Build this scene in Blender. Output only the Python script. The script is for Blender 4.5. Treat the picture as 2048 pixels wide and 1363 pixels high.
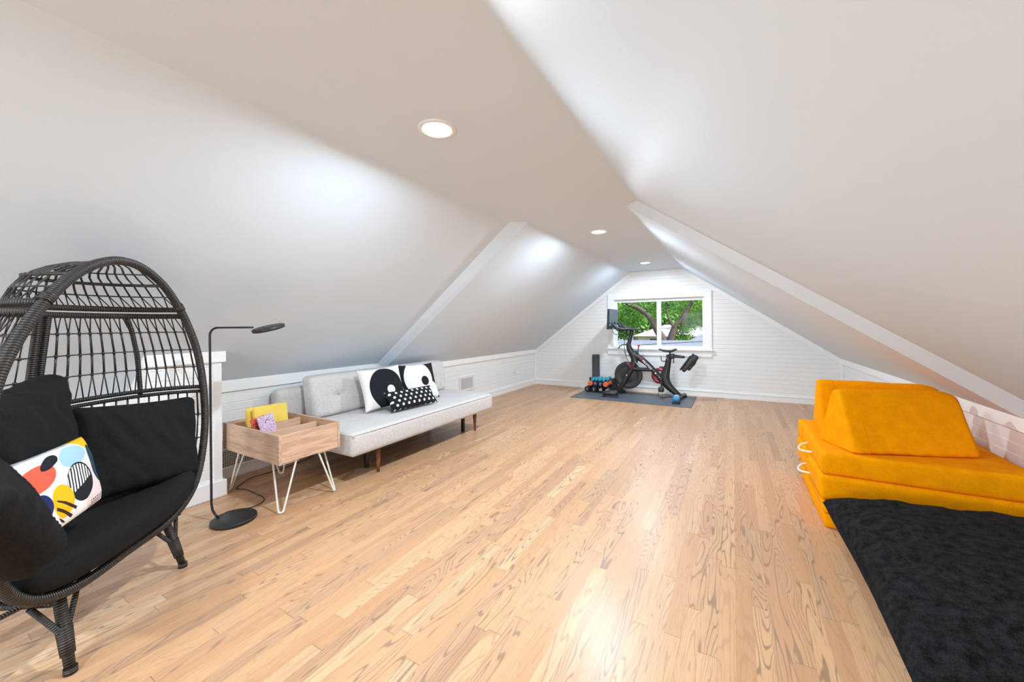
import bpy, bmesh, math, random
from mathutils import Vector, Matrix, noise
random.seed(7)
for o in list(bpy.data.objects): bpy.data.objects.remove(o)
S = bpy.context.scene
COL = S.collection
# ------------------------------------------------------------------ camera
H = 1.12
ROLL = 0.0096
YAW = math.atan(442/764.7)
F = Vector((-math.sin(YAW), math.cos(YAW), 0)); R = Vector((math.cos(YAW), math.sin(YAW), 0)); U = Vector((0, 0, 1))
cx_ = R*math.cos(ROLL) - U*math.sin(ROLL)
cy_ = R*math.sin(ROLL) + U*math.cos(ROLL)
cz_ = -F
cam = bpy.data.cameras.new('camera'); co = bpy.data.objects.new('camera', cam); COL.objects.link(co)
mw = Matrix((( cx_.x, cy_.x, cz_.x, 0), (cx_.y, cy_.y, cz_.y, 0), (cx_.z, cy_.z, cz_.z, H), (0, 0, 0, 1)))
co.matrix_world = mw
cam.sensor_width = 36; cam.lens = 764.7/2048*36; cam.shift_y = -31.5/2048
cam.clip_start = .02; cam.clip_end = 300
S.camera = co
# ------------------------------------------------------------------ world, sun, lights, exposure
S.view_settings.view_transform = 'Standard'; S.view_settings.look = 'None'
S.view_settings.gamma = 1; S.view_settings.use_curve_mapping = False
S.cycles.diffuse_bounces = 8
S.cycles.max_bounces = 14
S.view_settings.exposure = 0.49
W = bpy.data.worlds.new('world'); S.world = W; W.use_nodes = True
wn = W.node_tree; bg = wn.nodes['Background']
sky = wn.nodes.new('ShaderNodeTexSky'); sky.sky_type = 'NISHITA'; sky.sun_disc = False
sky.sun_elevation = math.radians(55); sky.sun_rotation = math.radians(110); sky.air_density = 1.0; sky.dust_density = 1.5
wn.links.new(sky.outputs[0], bg.inputs[0]); bg.inputs[1].default_value = 0.42
def lamp(name, kind, loc, energy, color=(1, 1, 1), **k):
    l = bpy.data.lights.new(name, kind); l.energy = energy; l.color = color
    o = bpy.data.objects.new(name, l); COL.objects.link(o); o.location = loc
    for a, b in k.items(): setattr(l, a, b)
    return o
sun = lamp('sun_light', 'SUN', (4, -2, 8), 4.6, (1, .95, .86), angle=math.radians(1))
sun.rotation_euler = Vector((0.75, -0.35, 0.95)).to_track_quat('Z', 'Y').to_euler()
LAMP_W = 30.5
LAMP_COL = (.775, .898, 1)
CEIL_LIGHTS = [(-1.13, 1.306), (-1.09, 3.533), (-1.075, 5.678), (-1.13, -0.95), (-1.13, -3.1)]  # last two are added behind the camera to help light the room
# added fill light, unseen behind the camera, set in an invented gable window
rw = lamp('rear_fill_light', 'AREA', (-1.1, -4.26, 1.12), 70, (.80, .91, 1), shape='RECTANGLE', size=1.5, size_y=1.0)
rw.rotation_euler = (math.radians(90), 0, 0)
# daylight entering by the window over the bike
fw = lamp('front_window_daylight', 'AREA', (-1.07, 6.70, 1.135), 1, (1, 1, 1), shape='RECTANGLE', size=1.38, size_y=.79)
fw.rotation_euler = (math.radians(-90), 0, 0); fw.data.cycles.is_portal = True      # only steers the sampling of the sky
# ------------------------------------------------------------------ materials
MATS = {}
class N:
    def __init__(s, name, col=(.8, .8, .8), rough=.5, spec=.5, metal=0):
        s.m = bpy.data.materials.new(name); s.m.use_nodes = True; s.t = s.m.node_tree
        s.b = s.t.nodes['Principled BSDF']
        s.b.inputs['Base Color'].default_value = (*col, 1); s.b.inputs['Roughness'].default_value = rough
        s.b.inputs['Specular IOR Level'].default_value = spec; s.b.inputs['Metallic'].default_value = metal
        MATS[name] = s.m
    def n(s, typ, **k):
        x = s.t.nodes.new('ShaderNode'+typ)
        for a, b in k.items(): setattr(x, a, b)
        return x
    def l(s, a, b): s.t.links.new(a, b)
    def val(s, x, sock):
        if isinstance(x, (int, float)): sock.default_value = x
        elif isinstance(x, (tuple, list)): sock.default_value = x if len(x) == len(sock.default_value) else (*x, 1)
        else: s.l(x, sock)
    def math(s, op, a, b=0, c=0):
        x = s.n('Math', operation=op); s.val(a, x.inputs[0]); s.val(b, x.inputs[1]); s.val(c, x.inputs[2]); return x.outputs[0]
    def coord(s, kind='Object'):
        return s.n('TexCoord').outputs[kind]
    def sep(s, v):
        x = s.n('SeparateXYZ'); s.l(v, x.inputs[0]); return x.outputs
    def comb(s, a, b, c):
        x = s.n('CombineXYZ'); s.val(a, x.inputs[0]); s.val(b, x.inputs[1]); s.val(c, x.inputs[2]); return x.outputs[0]
    def noise(s, vec, scale, detail=3, rough=.5, dist=0, out='Fac'):
        x = s.n('TexNoise'); s.l(vec, x.inputs['Vector']); x.inputs['Scale'].default_value = scale
        x.inputs['Detail'].default_value = detail; x.inputs['Roughness'].default_value = rough; x.inputs['Distortion'].default_value = dist
        return x.outputs[out]
    def ramp(s, fac, stops, interp='LINEAR'):
        x = s.n('ValToRGB'); s.l(fac, x.inputs[0]); x.color_ramp.interpolation = interp
        e = x.color_ramp.elements
        while len(e) < len(stops): e.new(.5)
        for i, (p, c) in enumerate(stops): e[i].position = p; e[i].color = (*c, 1) if len(c) == 3 else c
        return x.outputs[0]
    def mix(s, f, a, b, mode='MIX'):
        x = s.n('Mix', data_type='RGBA', blend_type=mode); s.val(f, x.inputs[0]); s.val(a, x.inputs[6]); s.val(b, x.inputs[7]); return x.outputs[2]
    def color(s, c): s.l(c, s.b.inputs['Base Color'])
    def bump(s, h, strength=.3, dist=.01):
        x = s.n('Bump'); s.val(h, x.inputs['Height']); x.inputs['Strength'].default_value = strength; x.inputs['Distance'].default_value = dist
        s.l(x.outputs[0], s.b.inputs['Normal'])
def wall_paint(name, col, bump=.12, rough=.55):
    m = N(name, col, rough, .3); c = m.coord()
    n1 = m.noise(c, 220, 3); n2 = m.noise(c, 3, 2)
    m.color(m.mix(m.math('MULTIPLY', n2, .25), col, tuple(x*.94 for x in col)))
    m.bump(n1, bump, .002); return m.m
M_CEIL = wall_paint('ceiling_paint', (.685, .785, .875))
M_TRIM = wall_paint('trim_paint', (.89, .895, .89), .04, .35)
M_SIDE = wall_paint('beadboard_paint', (.85, .855, .85), .04, .4)
# oak strip floor: strips run along Y, 57 mm wide
def make_floor():
    m = N('oak_strip_floor', (.6, .4, .25), .3, .5)
    x, y, z = m.sep(m.coord())
    bw = .0565
    xi = m.math('DIVIDE', x, bw); i = m.math('FLOOR', xi); fx = m.math('FRACT', xi)
    wn1 = m.n('TexWhiteNoise', noise_dimensions='1D'); m.l(i, wn1.inputs['W']); r1 = wn1.outputs['Value']
    L = m.math('ADD', .55, m.math('MULTIPLY', r1, .75))
    yj = m.math('DIVIDE', m.math('ADD', y, m.math('MULTIPLY', r1, 37.0)), L)
    j = m.math('FLOOR', yj); fy = m.math('FRACT', yj)
    wn2 = m.n('TexWhiteNoise', noise_dimensions='2D'); m.l(m.comb(i, j, 0), wn2.inputs['Vector']); rid = wn2.outputs['Value']
    rcol = m.sep(wn2.outputs['Color'])
    base = m.ramp(rid, [(0, (.50, .25, .115)), (.2, (.58, .31, .15)), (.42, (.65, .38, .20)), (.6, (.53, .27, .135)), (.8, (.62, .35, .175)), (.93, (.43, .23, .125)), (1, (.72, .47, .27))])
    # fine pores along the strip
    off = m.math('MULTIPLY', rid, 53)
    v1 = m.comb(m.math('ADD', m.math('MULTIPLY', x, 260), off), m.math('MULTIPLY', y, 9), off)
    fine = m.noise(v1, 1, 3, .6)
    f1 = m.ramp(fine, [(.36, (1, 1, 1)), (.5, (0, 0, 0))])
    # growth ring figure: contour lines of a stretched noise, different on every strip
    v2 = m.comb(m.math('ADD', m.math('MULTIPLY', x, 11), m.math('MULTIPLY', rid, 91)), m.math('MULTIPLY', y, 1.15), off)
    big = m.noise(v2, 1, 1.6, .5, .35)
    rings = m.math('SINE', m.math('MULTIPLY', big, m.math('ADD', 95, m.math('MULTIPLY', rcol[1], 90))))
    rl = m.ramp(rings, [(.62, (0, 0, 0)), (1, (1, 1, 1))])
    strong = m.ramp(rcol[0], [(.2, (.22,)*3), (.7, (1,)*3)])
    rl = m.math('MULTIPLY', rl, strong)
    rl = m.math('MULTIPLY', rl, m.math('ADD', .35, m.math('MULTIPLY', fine, 1.1)))
    c = m.mix(m.math('MULTIPLY', f1, .38), base, (.30, .165, .095))
    c = m.mix(m.math('MINIMUM', m.math('MULTIPLY', rl, 1.05), .85), c, (.20, .115, .07))
    soft = m.noise(m.comb(m.math('MULTIPLY', x, 30), m.math('MULTIPLY', y, 2), off), 1, 2)
    c = m.mix(m.math('MULTIPLY', soft, .30), c, (.68, .48, .32), 'MIX')
    ex = m.math('MINIMUM', fx, m.math('SUBTRACT', 1, fx)); ey = m.math('MULTIPLY', m.math('MINIMUM', fy, m.math('SUBTRACT', 1, fy)), L)
    gx = m.math('LESS_THAN', ex, .013); gy = m.math('LESS_THAN', ey, .0013)
    c = m.mix(m.math('MULTIPLY', gx, .32), c, (.30, .17, .10)); c = m.mix(m.math('MULTIPLY', gy, .62), c, (.18, .10, .06))
    m.color(c)
    m.l(m.math('ADD', .27, m.math('MULTIPLY', fine, .14)), m.b.inputs['Roughness'])
    m.bump(m.math('SUBTRACT', m.math('MULTIPLY', fine, .25), m.math('MAXIMUM', gx, gy)), .22, .001)
    return m.m
M_FLOOR = make_floor()
def fabric(name, c1, c2, scale=900, rough=.9, wr=.0, sheen=0):
    m = N(name, c1, rough, .25); c = m.coord()
    x, y, z = m.sep(c)
    a = m.noise(m.comb(m.math('MULTIPLY', x, 1.0), m.math('MULTIPLY', y, .12), m.math('MULTIPLY', z, .12)), scale, 2)
    b = m.noise(m.comb(m.math('MULTIPLY', x, .12), m.math('MULTIPLY', y, 1.0), m.math('MULTIPLY', z, 1.0)), scale, 2)
    n = m.math('MULTIPLY', m.math('ADD', a, b), .5)
    m.color(m.mix(m.ramp(n, [(.38, (0,)*3), (.62, (1,)*3)]), c1, c2))
    h = m.math('ADD', m.math('MULTIPLY', n, .12), m.math('MULTIPLY', m.noise(c, 9, 2), wr))
    m.bump(h, .35, .01)
    if sheen: m.b.inputs['Sheen Weight'].default_value = sheen
    return m.m
M_SOFA = fabric('light_grey_linen', (.53, .51, .50), (.66, .64, .625), 520)
def plush(name, c1, c2, s1, s2, rough, b, sheen=0):
    m = N(name, c1, rough, .08); c = m.coord(); n = m.math('ADD', m.math('MULTIPLY', m.noise(c, s1, 3, .6), .5), m.math('MULTIPLY', m.noise(c, s2, 3, .7), .5))
    m.color(m.mix(m.ramp(n, [(.40, (0,)*3), (.60, (1,)*3)]), c1, c2)); m.bump(m.math('ADD', m.math('MULTIPLY', m.noise(c, s2, 2), .10), m.math('MULTIPLY', m.noise(c, 7, 2), .5)), b, .01)
    if sheen: m.b.inputs['Sheen Weight'].default_value = sheen
    return m.m
M_YEL = plush('mustard_velvet', (.80, .280, .0), (.92, .345, .0), 14, 160, .95, .3)
M_BLACKC = fabric('black_canvas', (.0045, .0046, .005), (.011, .0112, .012), 500, .9, .9)
M_FELT = plush('charcoal_felt', (.004, .0042, .0044), (.020, .021, .0225), 34, 240, 1.0, .35)
def simple(name, col, rough=.5, metal=0, bumps=None, spec=.5):
    m = N(name, col, rough, spec, metal); c = m.coord()
    n = m.noise(c, 40, 3)
    m.color(m.mix(m.math('MULTIPLY', n, .3), col, tuple(x*.8 for x in col)))
    if bumps: m.bump(m.noise(c, bumps, 2), .15, .002)
    return m.m
M_BLACK = simple('matt_black_metal', (.014, .014, .015), .45)
M_BIKE = simple('bike_black', (.022, .022, .024), .33)
M_BIKE2 = simple('bike_dark_plastic', (.03, .032, .034), .5)
M_GREYM = simple('bike_grey_metal', (.42, .43, .43), .35, .5)
M_SILV = simple('silver_steel', (.6, .6, .6), .25, 1)
M_WLEG = simple('cream_white_steel', (.82, .80, .74), .35)
M_WPL = simple('white_plastic', (.82, .82, .81), .35)
M_RED = simple('red_plastic', (.62, .05, .035), .35)
M_PINK = simple('crimson_anodised', (.30, .03, .06), .25, .5)
M_RUB = simple('black_rubber_mat', (.105, .122, .145), .45, 0, 120)
M_DKRUB = simple('black_rubber', (.012, .012, .013), .55, 0, 90)
M_BLUE = simple('blue_rubber', (.04, .24, .48), .4)
M_TURQ = simple('turquoise_neoprene', (.02, .36, .50), .5, 0, 90)
M_NAVY = simple('navy_neoprene', (.012, .035, .08), .5, 0, 90)
M_ORNG = simple('orange_neoprene', (.85, .16, .05), .5, 0, 90)
M_WHITEP = simple('white_print', (.85, .85, .84), .5)
M_CORD = simple('dark_cord', (.02, .015, .012), .5)
M_ROPE = simple('white_rope', (.85, .83, .78), .8)
M_GOLD = simple('brass_button', (.55, .48, .25), .4, .6)
M_DARKHOLE = simple('duct_dark', (.02, .025, .022), .9)
def wood(name, c1, c2, scale=1.0, axis='Y', rough=.5):
    m = N(name, c1, rough, .35); x, y, z = m.sep(m.coord())
    k = {'X': (1.2, 22, 22), 'Y': (22, 1.2, 22), 'Z': (22, 22, 1.2)}[axis]
    v = m.comb(m.math('MULTIPLY', x, k[0]*scale), m.math('MULTIPLY', y, k[1]*scale), m.math('MULTIPLY', z, k[2]*scale))
    n = m.noise(v, 1, 4, .6, .6)
    rg = m.math('SINE', m.math('MULTIPLY', n, 24))
    fine = m.noise(v, 9, 2)
    f = m.math('ADD', m.math('MULTIPLY', rg, .22), fine)
    m.color(m.mix(m.ramp(f, [(.3, (0,)*3), (.85, (1,)*3)]), c1, c2)); return m.m
M_BINW = wood('pale_maple', (.70, .47, .325), (.50, .315, .215), 1, 'Y')
M_BINX = wood('pale_maple_side', (.66, .45, .32), (.46, .30, .21), 1, 'X')
M_LEG = wood('walnut_leg', (.26, .115, .05), (.16, .065, .03), 1, 'Z', .4)
def wicker():
    m = N('dark_brown_wicker', (.03, .024, .02), .42, .5)
    uv = m.coord('UV'); u, v, _ = m.sep(uv)
    w = m.math('SINE', m.math('MULTIPLY', u, 2*math.pi/.0085))
    m.color(m.mix(m.ramp(w, [(.0, (0,)*3), (.9, (1,)*3)]), (.010, .008, .007), (.062, .052, .046)))
    m.bump(w, .7, .0015); return m.m
M_WICK = wicker()
M_RIBBON = simple('wicker_ribbon', (.035, .030, .028), .32)
# lens of the recessed lights
m = N('glowing_lens', (1, 1, 1)); m.b.inputs['Emission Color'].default_value = (1, 1, 1, 1); m.b.inputs['Emission Strength'].default_value = 14; M_LENS = m.m
# window glass
m = N('window_glass', (1, 1, 1), 0.0)
g = m.n('BsdfGlass'); t = m.n('BsdfTransparent'); gl = m.n('BsdfGlossy'); gl.inputs['Roughness'].default_value = .02
fr = m.n('Fresnel'); fr.inputs[0].default_value = 1.12; mx = m.n('MixShader'); m.l(fr.outputs[0], mx.inputs[0]); m.l(t.outputs[0], mx.inputs[1]); m.l(gl.outputs[0], mx.inputs[2])
m.l(mx.outputs[0], m.t.nodes['Material Output'].inputs[0]); m.t.nodes.remove(g); M_GLASS = m.m
# bike touch screen: dark glass, its green tint painted in for a reflection
m = N('dark_screen_glass', (.02, .055, .05), .08, .8); M_SCREEN = m.m
# exterior
M_BARK = simple('bark', (.10, .07, .05), .9, 0, 30)
def leaves(name, a, b, c3):
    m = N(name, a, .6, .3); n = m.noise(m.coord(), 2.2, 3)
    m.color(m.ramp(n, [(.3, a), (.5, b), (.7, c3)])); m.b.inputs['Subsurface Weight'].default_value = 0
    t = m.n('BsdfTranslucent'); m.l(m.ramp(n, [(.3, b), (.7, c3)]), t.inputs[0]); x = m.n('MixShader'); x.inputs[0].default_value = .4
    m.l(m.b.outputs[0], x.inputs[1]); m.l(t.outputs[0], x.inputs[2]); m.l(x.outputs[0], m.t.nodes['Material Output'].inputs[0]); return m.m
M_LEAF = leaves('tree_leaves', (.015, .06, .015), (.06, .20, .02), (.30, .48, .06))
M_LEAF2 = leaves('far_leaves', (.05, .16, .05), (.14, .33, .07), (.34, .50, .14))
def shingle(name, a, b):
    m = N(name, a, .9, .1); n = m.noise(m.coord(), 14, 4, .7); m.color(m.ramp(n, [(.35, a), (.65, b)])); return m.m
M_ROOF = shingle('grey_shingles', (.13, .145, .17), (.22, .24, .27))
M_ROOF2 = shingle('lilac_shingles', (.27, .24, .26), (.36, .32, .33))
M_HWALL = simple('cream_stucco', (.50, .40, .26), .9)
M_EXTW = simple('grey_siding_outside', (.35, .38, .42), .9)
M_GROUND = shingle('lawn', (.08, .14, .04), (.16, .22, .08))
# patterned pillows
def mask_ellipse(m, x, y, cx, cy, rx, ry, ang=0):
    ca, sa = math.cos(ang), math.sin(ang)
    dx = m.math('SUBTRACT', x, cx); dy = m.math('SUBTRACT', y, cy)
    u = m.math('DIVIDE', m.math('ADD', m.math('MULTIPLY', dx, ca), m.math('MULTIPLY', dy, sa)), rx)
    v = m.math('DIVIDE', m.math('SUBTRACT', m.math('MULTIPLY', dy, ca), m.math('MULTIPLY', dx, sa)), ry)
    d = m.math('ADD', m.math('MULTIPLY', u, u), m.math('MULTIPLY', v, v))
    return m.math('LESS_THAN', d, 1.0)
def pat_discs(name, ground, shapes):
    m = N(name, ground, .85, .2); x, y, z = m.sep(m.coord())
    c = ground
    for (col, cx, cy, rx, ry, *a) in shapes: c = m.mix(mask_ellipse(m, x, y, cx, cy, rx, ry, a[0] if a else 0), c, col)
    m.color(c); m.bump(m.noise(m.coord(), 12, 2), .3, .01); return m.m
INK = (.013, .015, .019); PAPER = (.83, .81, .78)
M_P1 = pat_discs('white_cloth_black_disc', PAPER, [(INK, .02, -.02, .160, .185), (PAPER, .05, -.04, .037, .04)])
M_P2 = pat_discs('black_cloth_white_disc', INK, [(PAPER, -.01, .02, .155, .185), (PAPER, .12, -.12, .085, .10), (INK, .055, -.01, .042, .048)])
m = N('black_cloth_white_dots', INK, .85, .2); x, y, z = m.sep(m.coord())
gy = m.math('DIVIDE', y, .038); row = m.math('FLOOR', gy); sh = m.math('MULTIPLY', m.math('MODULO', m.math('ABSOLUTE', row), 2), .5)
gx = m.math('ADD', m.math('DIVIDE', x, .058), sh)
dx = m.math('MULTIPLY', m.math('SUBTRACT', m.math('FRACT', gx), .5), .058); dy = m.math('MULTIPLY', m.math('SUBTRACT', m.math('FRACT', gy), .5), .038)
d = m.math('SQRT', m.math('ADD', m.math('MULTIPLY', dx, dx), m.math('MULTIPLY', dy, dy)))
m.color(m.mix(m.math('LESS_THAN', d, .0112), INK, PAPER)); M_P3 = m.m
# abstract print pillow (local x to the right, y up, metres)
def abstract():
    m = N('abstract_print_cloth', (.85, .84, .82), .8, .2); x, y, z = m.sep(m.coord())
    c = (.86, .85, .84)
    def add(mask, col):
        nonlocal c; c = m.mix(mask, c, col)
    E = lambda *a: mask_ellipse(m, x, y, *a)
    def stripes(mask, px, py, w, duty):   # stripes across direction (px,py)
        s = m.math('FRACT', m.math('DIVIDE', m.math('ADD', m.math('MULTIPLY', x, px), m.math('MULTIPLY', y, py)), w))
        return m.math('MULTIPLY', mask, m.math('LESS_THAN', s, duty))
    add(E(.155, -.060, .105, .090, .5), (.80, .66, .66))                    # pale pink
    add(E(.065, .100, .090, .040, .10), (.36, .56, .80))                    # light blue
    add(m.math('GREATER_THAN', m.math('ADD', x, y), .275), (.90, .48, .01)) # amber corner
    add(E(.205, .030, .050, .090, .15), (.018, .055, .085))                 # dark teal
    add(E(-.150, .070, .090, .046, .15), (.86, .12, .07))                   # coral
    add(E(-.070, .112, .058, .018, .25), INK)                               # black leaf
    add(E(.050, -.010, .085, .080, .1), INK)
    top = m.math('MULTIPLY', E(.045, -.003, .077, .067, .1), m.math('GREATER_THAN', m.math('ADD', y, m.math('MULTIPLY', x, -.25)), -.036))
    add(stripes(top, 1, -.25, .0185, .55), (.86, .85, .84))
    add(E(-.075, -.045, .058, .064, .2), (.90, .48, .01))                   # amber disc
    am = m.math('MULTIPLY', E(-.060, -.065, .062, .064, .2), m.math('LESS_THAN', m.math('ADD', y, m.math('MULTIPLY', x, .5)), -.085))
    add(stripes(am, .55, .80, .030, .38), (.05, .02, .015))
    add(E(-.165, -.030, .035, .045, 0), (.015, .025, .12))                  # blue
    lat = m.math('MULTIPLY', m.math('GREATER_THAN', x, .10), m.math('LESS_THAN', y, -.108))
    s1 = m.math('LESS_THAN', m.math('FRACT', m.math('DIVIDE', m.math('ADD', x, y), .018)), .6)
    s2 = m.math('LESS_THAN', m.math('FRACT', m.math('DIVIDE', y, .0105)), .58)
    add(m.math('MULTIPLY', lat, m.math('MULTIPLY', s1, s2)), INK)
    ed = m.math('MULTIPLY', m.math('GREATER_THAN', y, .1455), m.math('LESS_THAN', x, .12))
    s3 = m.math('LESS_THAN', m.math('FRACT', m.math('DIVIDE', x, .008)), .5)
    add(m.math('MULTIPLY', ed, s3), INK)
    m.color(c); m.bump(m.noise(m.coord(), 10, 2), .25, .01); return m.m
M_ABS = abstract()
# book covers
def cover(name, a, b, scale, thr=.5):
    m = N(name, a, .4, .4); n = m.noise(m.coord(), scale, 3, .6, 1.2)
    s = m.math('ABSOLUTE', m.math('SUBTRACT', m.math('FRACT', m.math('MULTIPLY', n, 9)), .5))
    m.color(m.mix(m.math('LESS_THAN', s, .11), a, b)); return m.m
M_DOODLE = cover('purple_doodle_cover', (.74, .60, .74), (.20, .05, .26), 28)
M_YCOV = wood('yellow_cover', (.86, .66, .13), (.82, .56, .10), .4, 'Z', .4)
M_RCOV = simple('coral_cover', (.75, .10, .08), .4)
M_PAGES = simple('book_pages', (.80, .76, .66), .8)
M_INKT = simple('dark_ink', (.05, .03, .02), .6)
# ------------------------------------------------------------------ geometry helpers
def finish(bm, name, mat, parent=None, smooth=False, local=False, mods=()):
    me = bpy.data.meshes.new(name)
    if parent is not None and not local:
        m = Matrix(); q = parent
        while q is not None: m = q.matrix_basis @ m; q = q.parent
        bm.transform(m.inverted())
    bmesh.ops.recalc_face_normals(bm, faces=bm.faces)
    bm.to_mesh(me); bm.free()
    if mat:
        for mm in (mat if isinstance(mat, (list, tuple)) else [mat]): me.materials.append(mm)
    if smooth:
        for p in me.polygons: p.use_smooth = True
    o = bpy.data.objects.new(name, me); COL.objects.link(o)
    if parent is not None: o.parent = parent
    for (typ, kw) in mods:
        md = o.modifiers.new(typ.lower(), typ)
        for a, b in kw.items(): setattr(md, a, b)
    return o
BEV = lambda w, s=2: ('BEVEL', dict(width=w, segments=s, limit_method='ANGLE', angle_limit=.6))
def tag(o, label=None, cat=None, group=None, kind=None):
    if label: o['label'] = label
    if cat: o['category'] = cat
    if group: o['group'] = group
    if kind: o['kind'] = kind
    return o
def thing(name, label, cat, loc=(0, 0, 0), rotz=0, group=None):
    o = bpy.data.objects.new(name, None); COL.objects.link(o); o.empty_display_size = .1
    o.location = loc; o.rotation_euler = (0, 0, rotz)
    o.matrix_basis = Matrix.Translation(loc) @ Matrix.Rotation(rotz, 4, 'Z')
    return tag(o, label, cat, group)
def BM(): return bmesh.new()
def box(bm, x0, x1, y0, y1, z0, z1, M=None):
    vs = [bm.verts.new(Vector((x, y, z)) if M is None else M @ Vector((x, y, z))) for x in (x0, x1) for y in (y0, y1) for z in (z0, z1)]
    for f in ((0, 1, 3, 2), (4, 6, 7, 5), (0, 4, 5, 1), (2, 3, 7, 6), (0, 2, 6, 4), (1, 5, 7, 3)): bm.faces.new([vs[k] for k in f])
    return bm
def frame_at(d, up=Vector((0, 0, 1))):
    d = Vector(d).normalized()
    s = d.cross(up)
    if s.length < 1e-4: s = d.cross(Vector((1, 0, 0)))
    s.normalize(); return s, s.cross(d).normalized(), d
def tube(bm, pts, r, seg=8, closed=False, rv=None, cap=True):
    """round tube along pts; r number or list; rv = second radius for a flattened tube; UV u = metres along"""
    uvl = bm.loops.layers.uv.verify()
    pts = [Vector(p) for p in pts]; n = len(pts); rings = []; acc = 0; us = []
    s_prev = None
    for k, p in enumerate(pts):
        if closed: d = pts[(k+1) % n]-pts[k-1]
        else: d = pts[min(k+1, n-1)]-pts[max(k-1, 0)]
        d.normalize()
        if s_prev is None: s, t, _ = frame_at(d)
        else:
            s = s_prev - d*s_prev.dot(d)
            if s.length < 1e-5: s, t, _ = frame_at(d)
            s.normalize(); t = s.cross(d)
        s_prev = s
        rr = r[k] if isinstance(r, (list, tuple)) else r
        r2 = rr if rv is None else (rv[k] if isinstance(rv, (list, tuple)) else rv)
        rings.append([bm.verts.new(p + s*(rr*math.cos(2*math.pi*j/seg)) + t*(r2*math.sin(2*math.pi*j/seg))) for j in range(seg)])
        if k: acc += (pts[k]-pts[k-1]).length
        us.append(acc)
    m = n if closed else n-1
    for k in range(m):
        a, b = rings[k], rings[(k+1) % n]
        u0 = us[k]; u1 = us[k+1] if k+1 < n else acc + (pts[0]-pts[-1]).length
        for j in range(seg):
            f = bm.faces.new((a[j], a[(j+1) % seg], b[(j+1) % seg], b[j]))
            for lp, (uu, vv) in zip(f.loops, ((u0, j/seg), (u0, (j+1)/seg), (u1, (j+1)/seg), (u1, j/seg))): lp[uvl].uv = (uu, vv)
            f.smooth = True
    if not closed and cap:
        bm.faces.new(rings[0][::-1]); bm.faces.new(rings[-1])
    return bm
def smooth_path(pts, sub=6, closed=False):
    pts = [Vector(p) for p in pts]; out = []; n = len(pts)
    rng = range(n if closed else n-1)
    for i in rng:
        g = lambda k: pts[k % n] if closed else pts[max(0, min(n-1, k))]
        p0, p1, p2, p3 = g(i-1), g(i), g(i+1), g(i+2)
        for k in range(sub):
            t = k/sub
            out.append(.5*((2*p1)+(p2-p0)*t+(2*p0-5*p1+4*p2-p3)*t*t+(3*p1-p0-3*p2+p3)*t**3))
    if not closed: out.append(pts[-1])
    return out
def cyl(bm, p0, p1, r0, r1=None, seg=24): return tube(bm, [p0, p1], [r0, r0 if r1 is None else r1], seg)
def lathe(bm, prof, M=Matrix(), seg=32):
    """prof: list of (r,z) open; spun around local Z of M"""
    rings = []
    for r, z in prof:
        if r < 1e-6: rings.append([bm.verts.new(M @ Vector((0, 0, z)))])
        else: rings.append([bm.verts.new(M @ Vector((r*math.cos(2*math.pi*j/seg), r*math.sin(2*math.pi*j/seg), z))) for j in range(seg)])
    for a, b in zip(rings, rings[1:]):
        for j in range(seg):
            q = [a[j % len(a)], a[(j+1) % len(a)], b[(j+1) % len(b)], b[j % len(b)]]
            u = []
            for v in q:
                if v not in u: u.append(v)
            if len(u) > 2:
                f = bm.faces.new(u); f.smooth = True
    return bm
def prism(bm, poly, M, th):
    """poly 2D points in the local XZ plane of M, thickness th along local Y, centred"""
    a = [bm.verts.new(M @ Vector((x, -th/2, z))) for x, z in poly]; b = [bm.verts.new(M @ Vector((x, th/2, z))) for x, z in poly]
    bm.faces.new(a); bm.faces.new(b[::-1]); n = len(poly)
    for i in range(n): bm.faces.new((a[i], a[(i+1) % n], b[(i+1) % n], b[i]))
    return bm
def softbox(bm, size, r, n=(24, 24, 8), deform=None, M=Matrix()):
    """rounded box centred on the origin, dense enough to be deformed"""
    hx, hy, hz = size[0]/2, size[1]/2, size[2]/2
    vd = {}
    def vert(p):
        key = tuple(round(c, 6) for c in p)
        if key in vd: return vd[key]
        q = Vector(p); inner = Vector((max(-hx+r, min(hx-r, q.x)), max(-hy+r, min(hy-r, q.y)), max(-hz+r, min(hz-r, q.z))))
        d = q-inner
        if d.length > 1e-9:
            q = inner + d.normalized()*r
        if deform: q = deform(q)
        v = bm.verts.new(M @ q); vd[key] = v; return v
    def lin(h, k): # denser near the edges
        out = []
        for i in range(k+1):
            t = -1+2*i/k; out.append(h*(t*.72+.28*math.copysign(abs(math.sin(t*math.pi/2)), t)))
        out[0] = -h; out[-1] = h
        return out
    X, Y, Z = lin(hx, n[0]), lin(hy, n[1]), lin(hz, n[2])
    def sheet(A, B, f):
        for i in range(len(A)-1):
            for j in range(len(B)-1):
                q = [vert(f(A[i], B[j])), vert(f(A[i+1], B[j])), vert(f(A[i+1], B[j+1])), vert(f(A[i], B[j+1]))]
                if len(set(q)) == 4:
                    ff = bm.faces.new(q); ff.smooth = True
    for s in (-hz, hz): sheet(X, Y, lambda a, b, s=s: (a, b, s))
    for s in (-hy, hy): sheet(X, Z, lambda a, b, s=s: (a, s, b))
    for s in (-hx, hx): sheet(Y, Z, lambda a, b, s=s: (s, a, b))
    return bm
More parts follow.
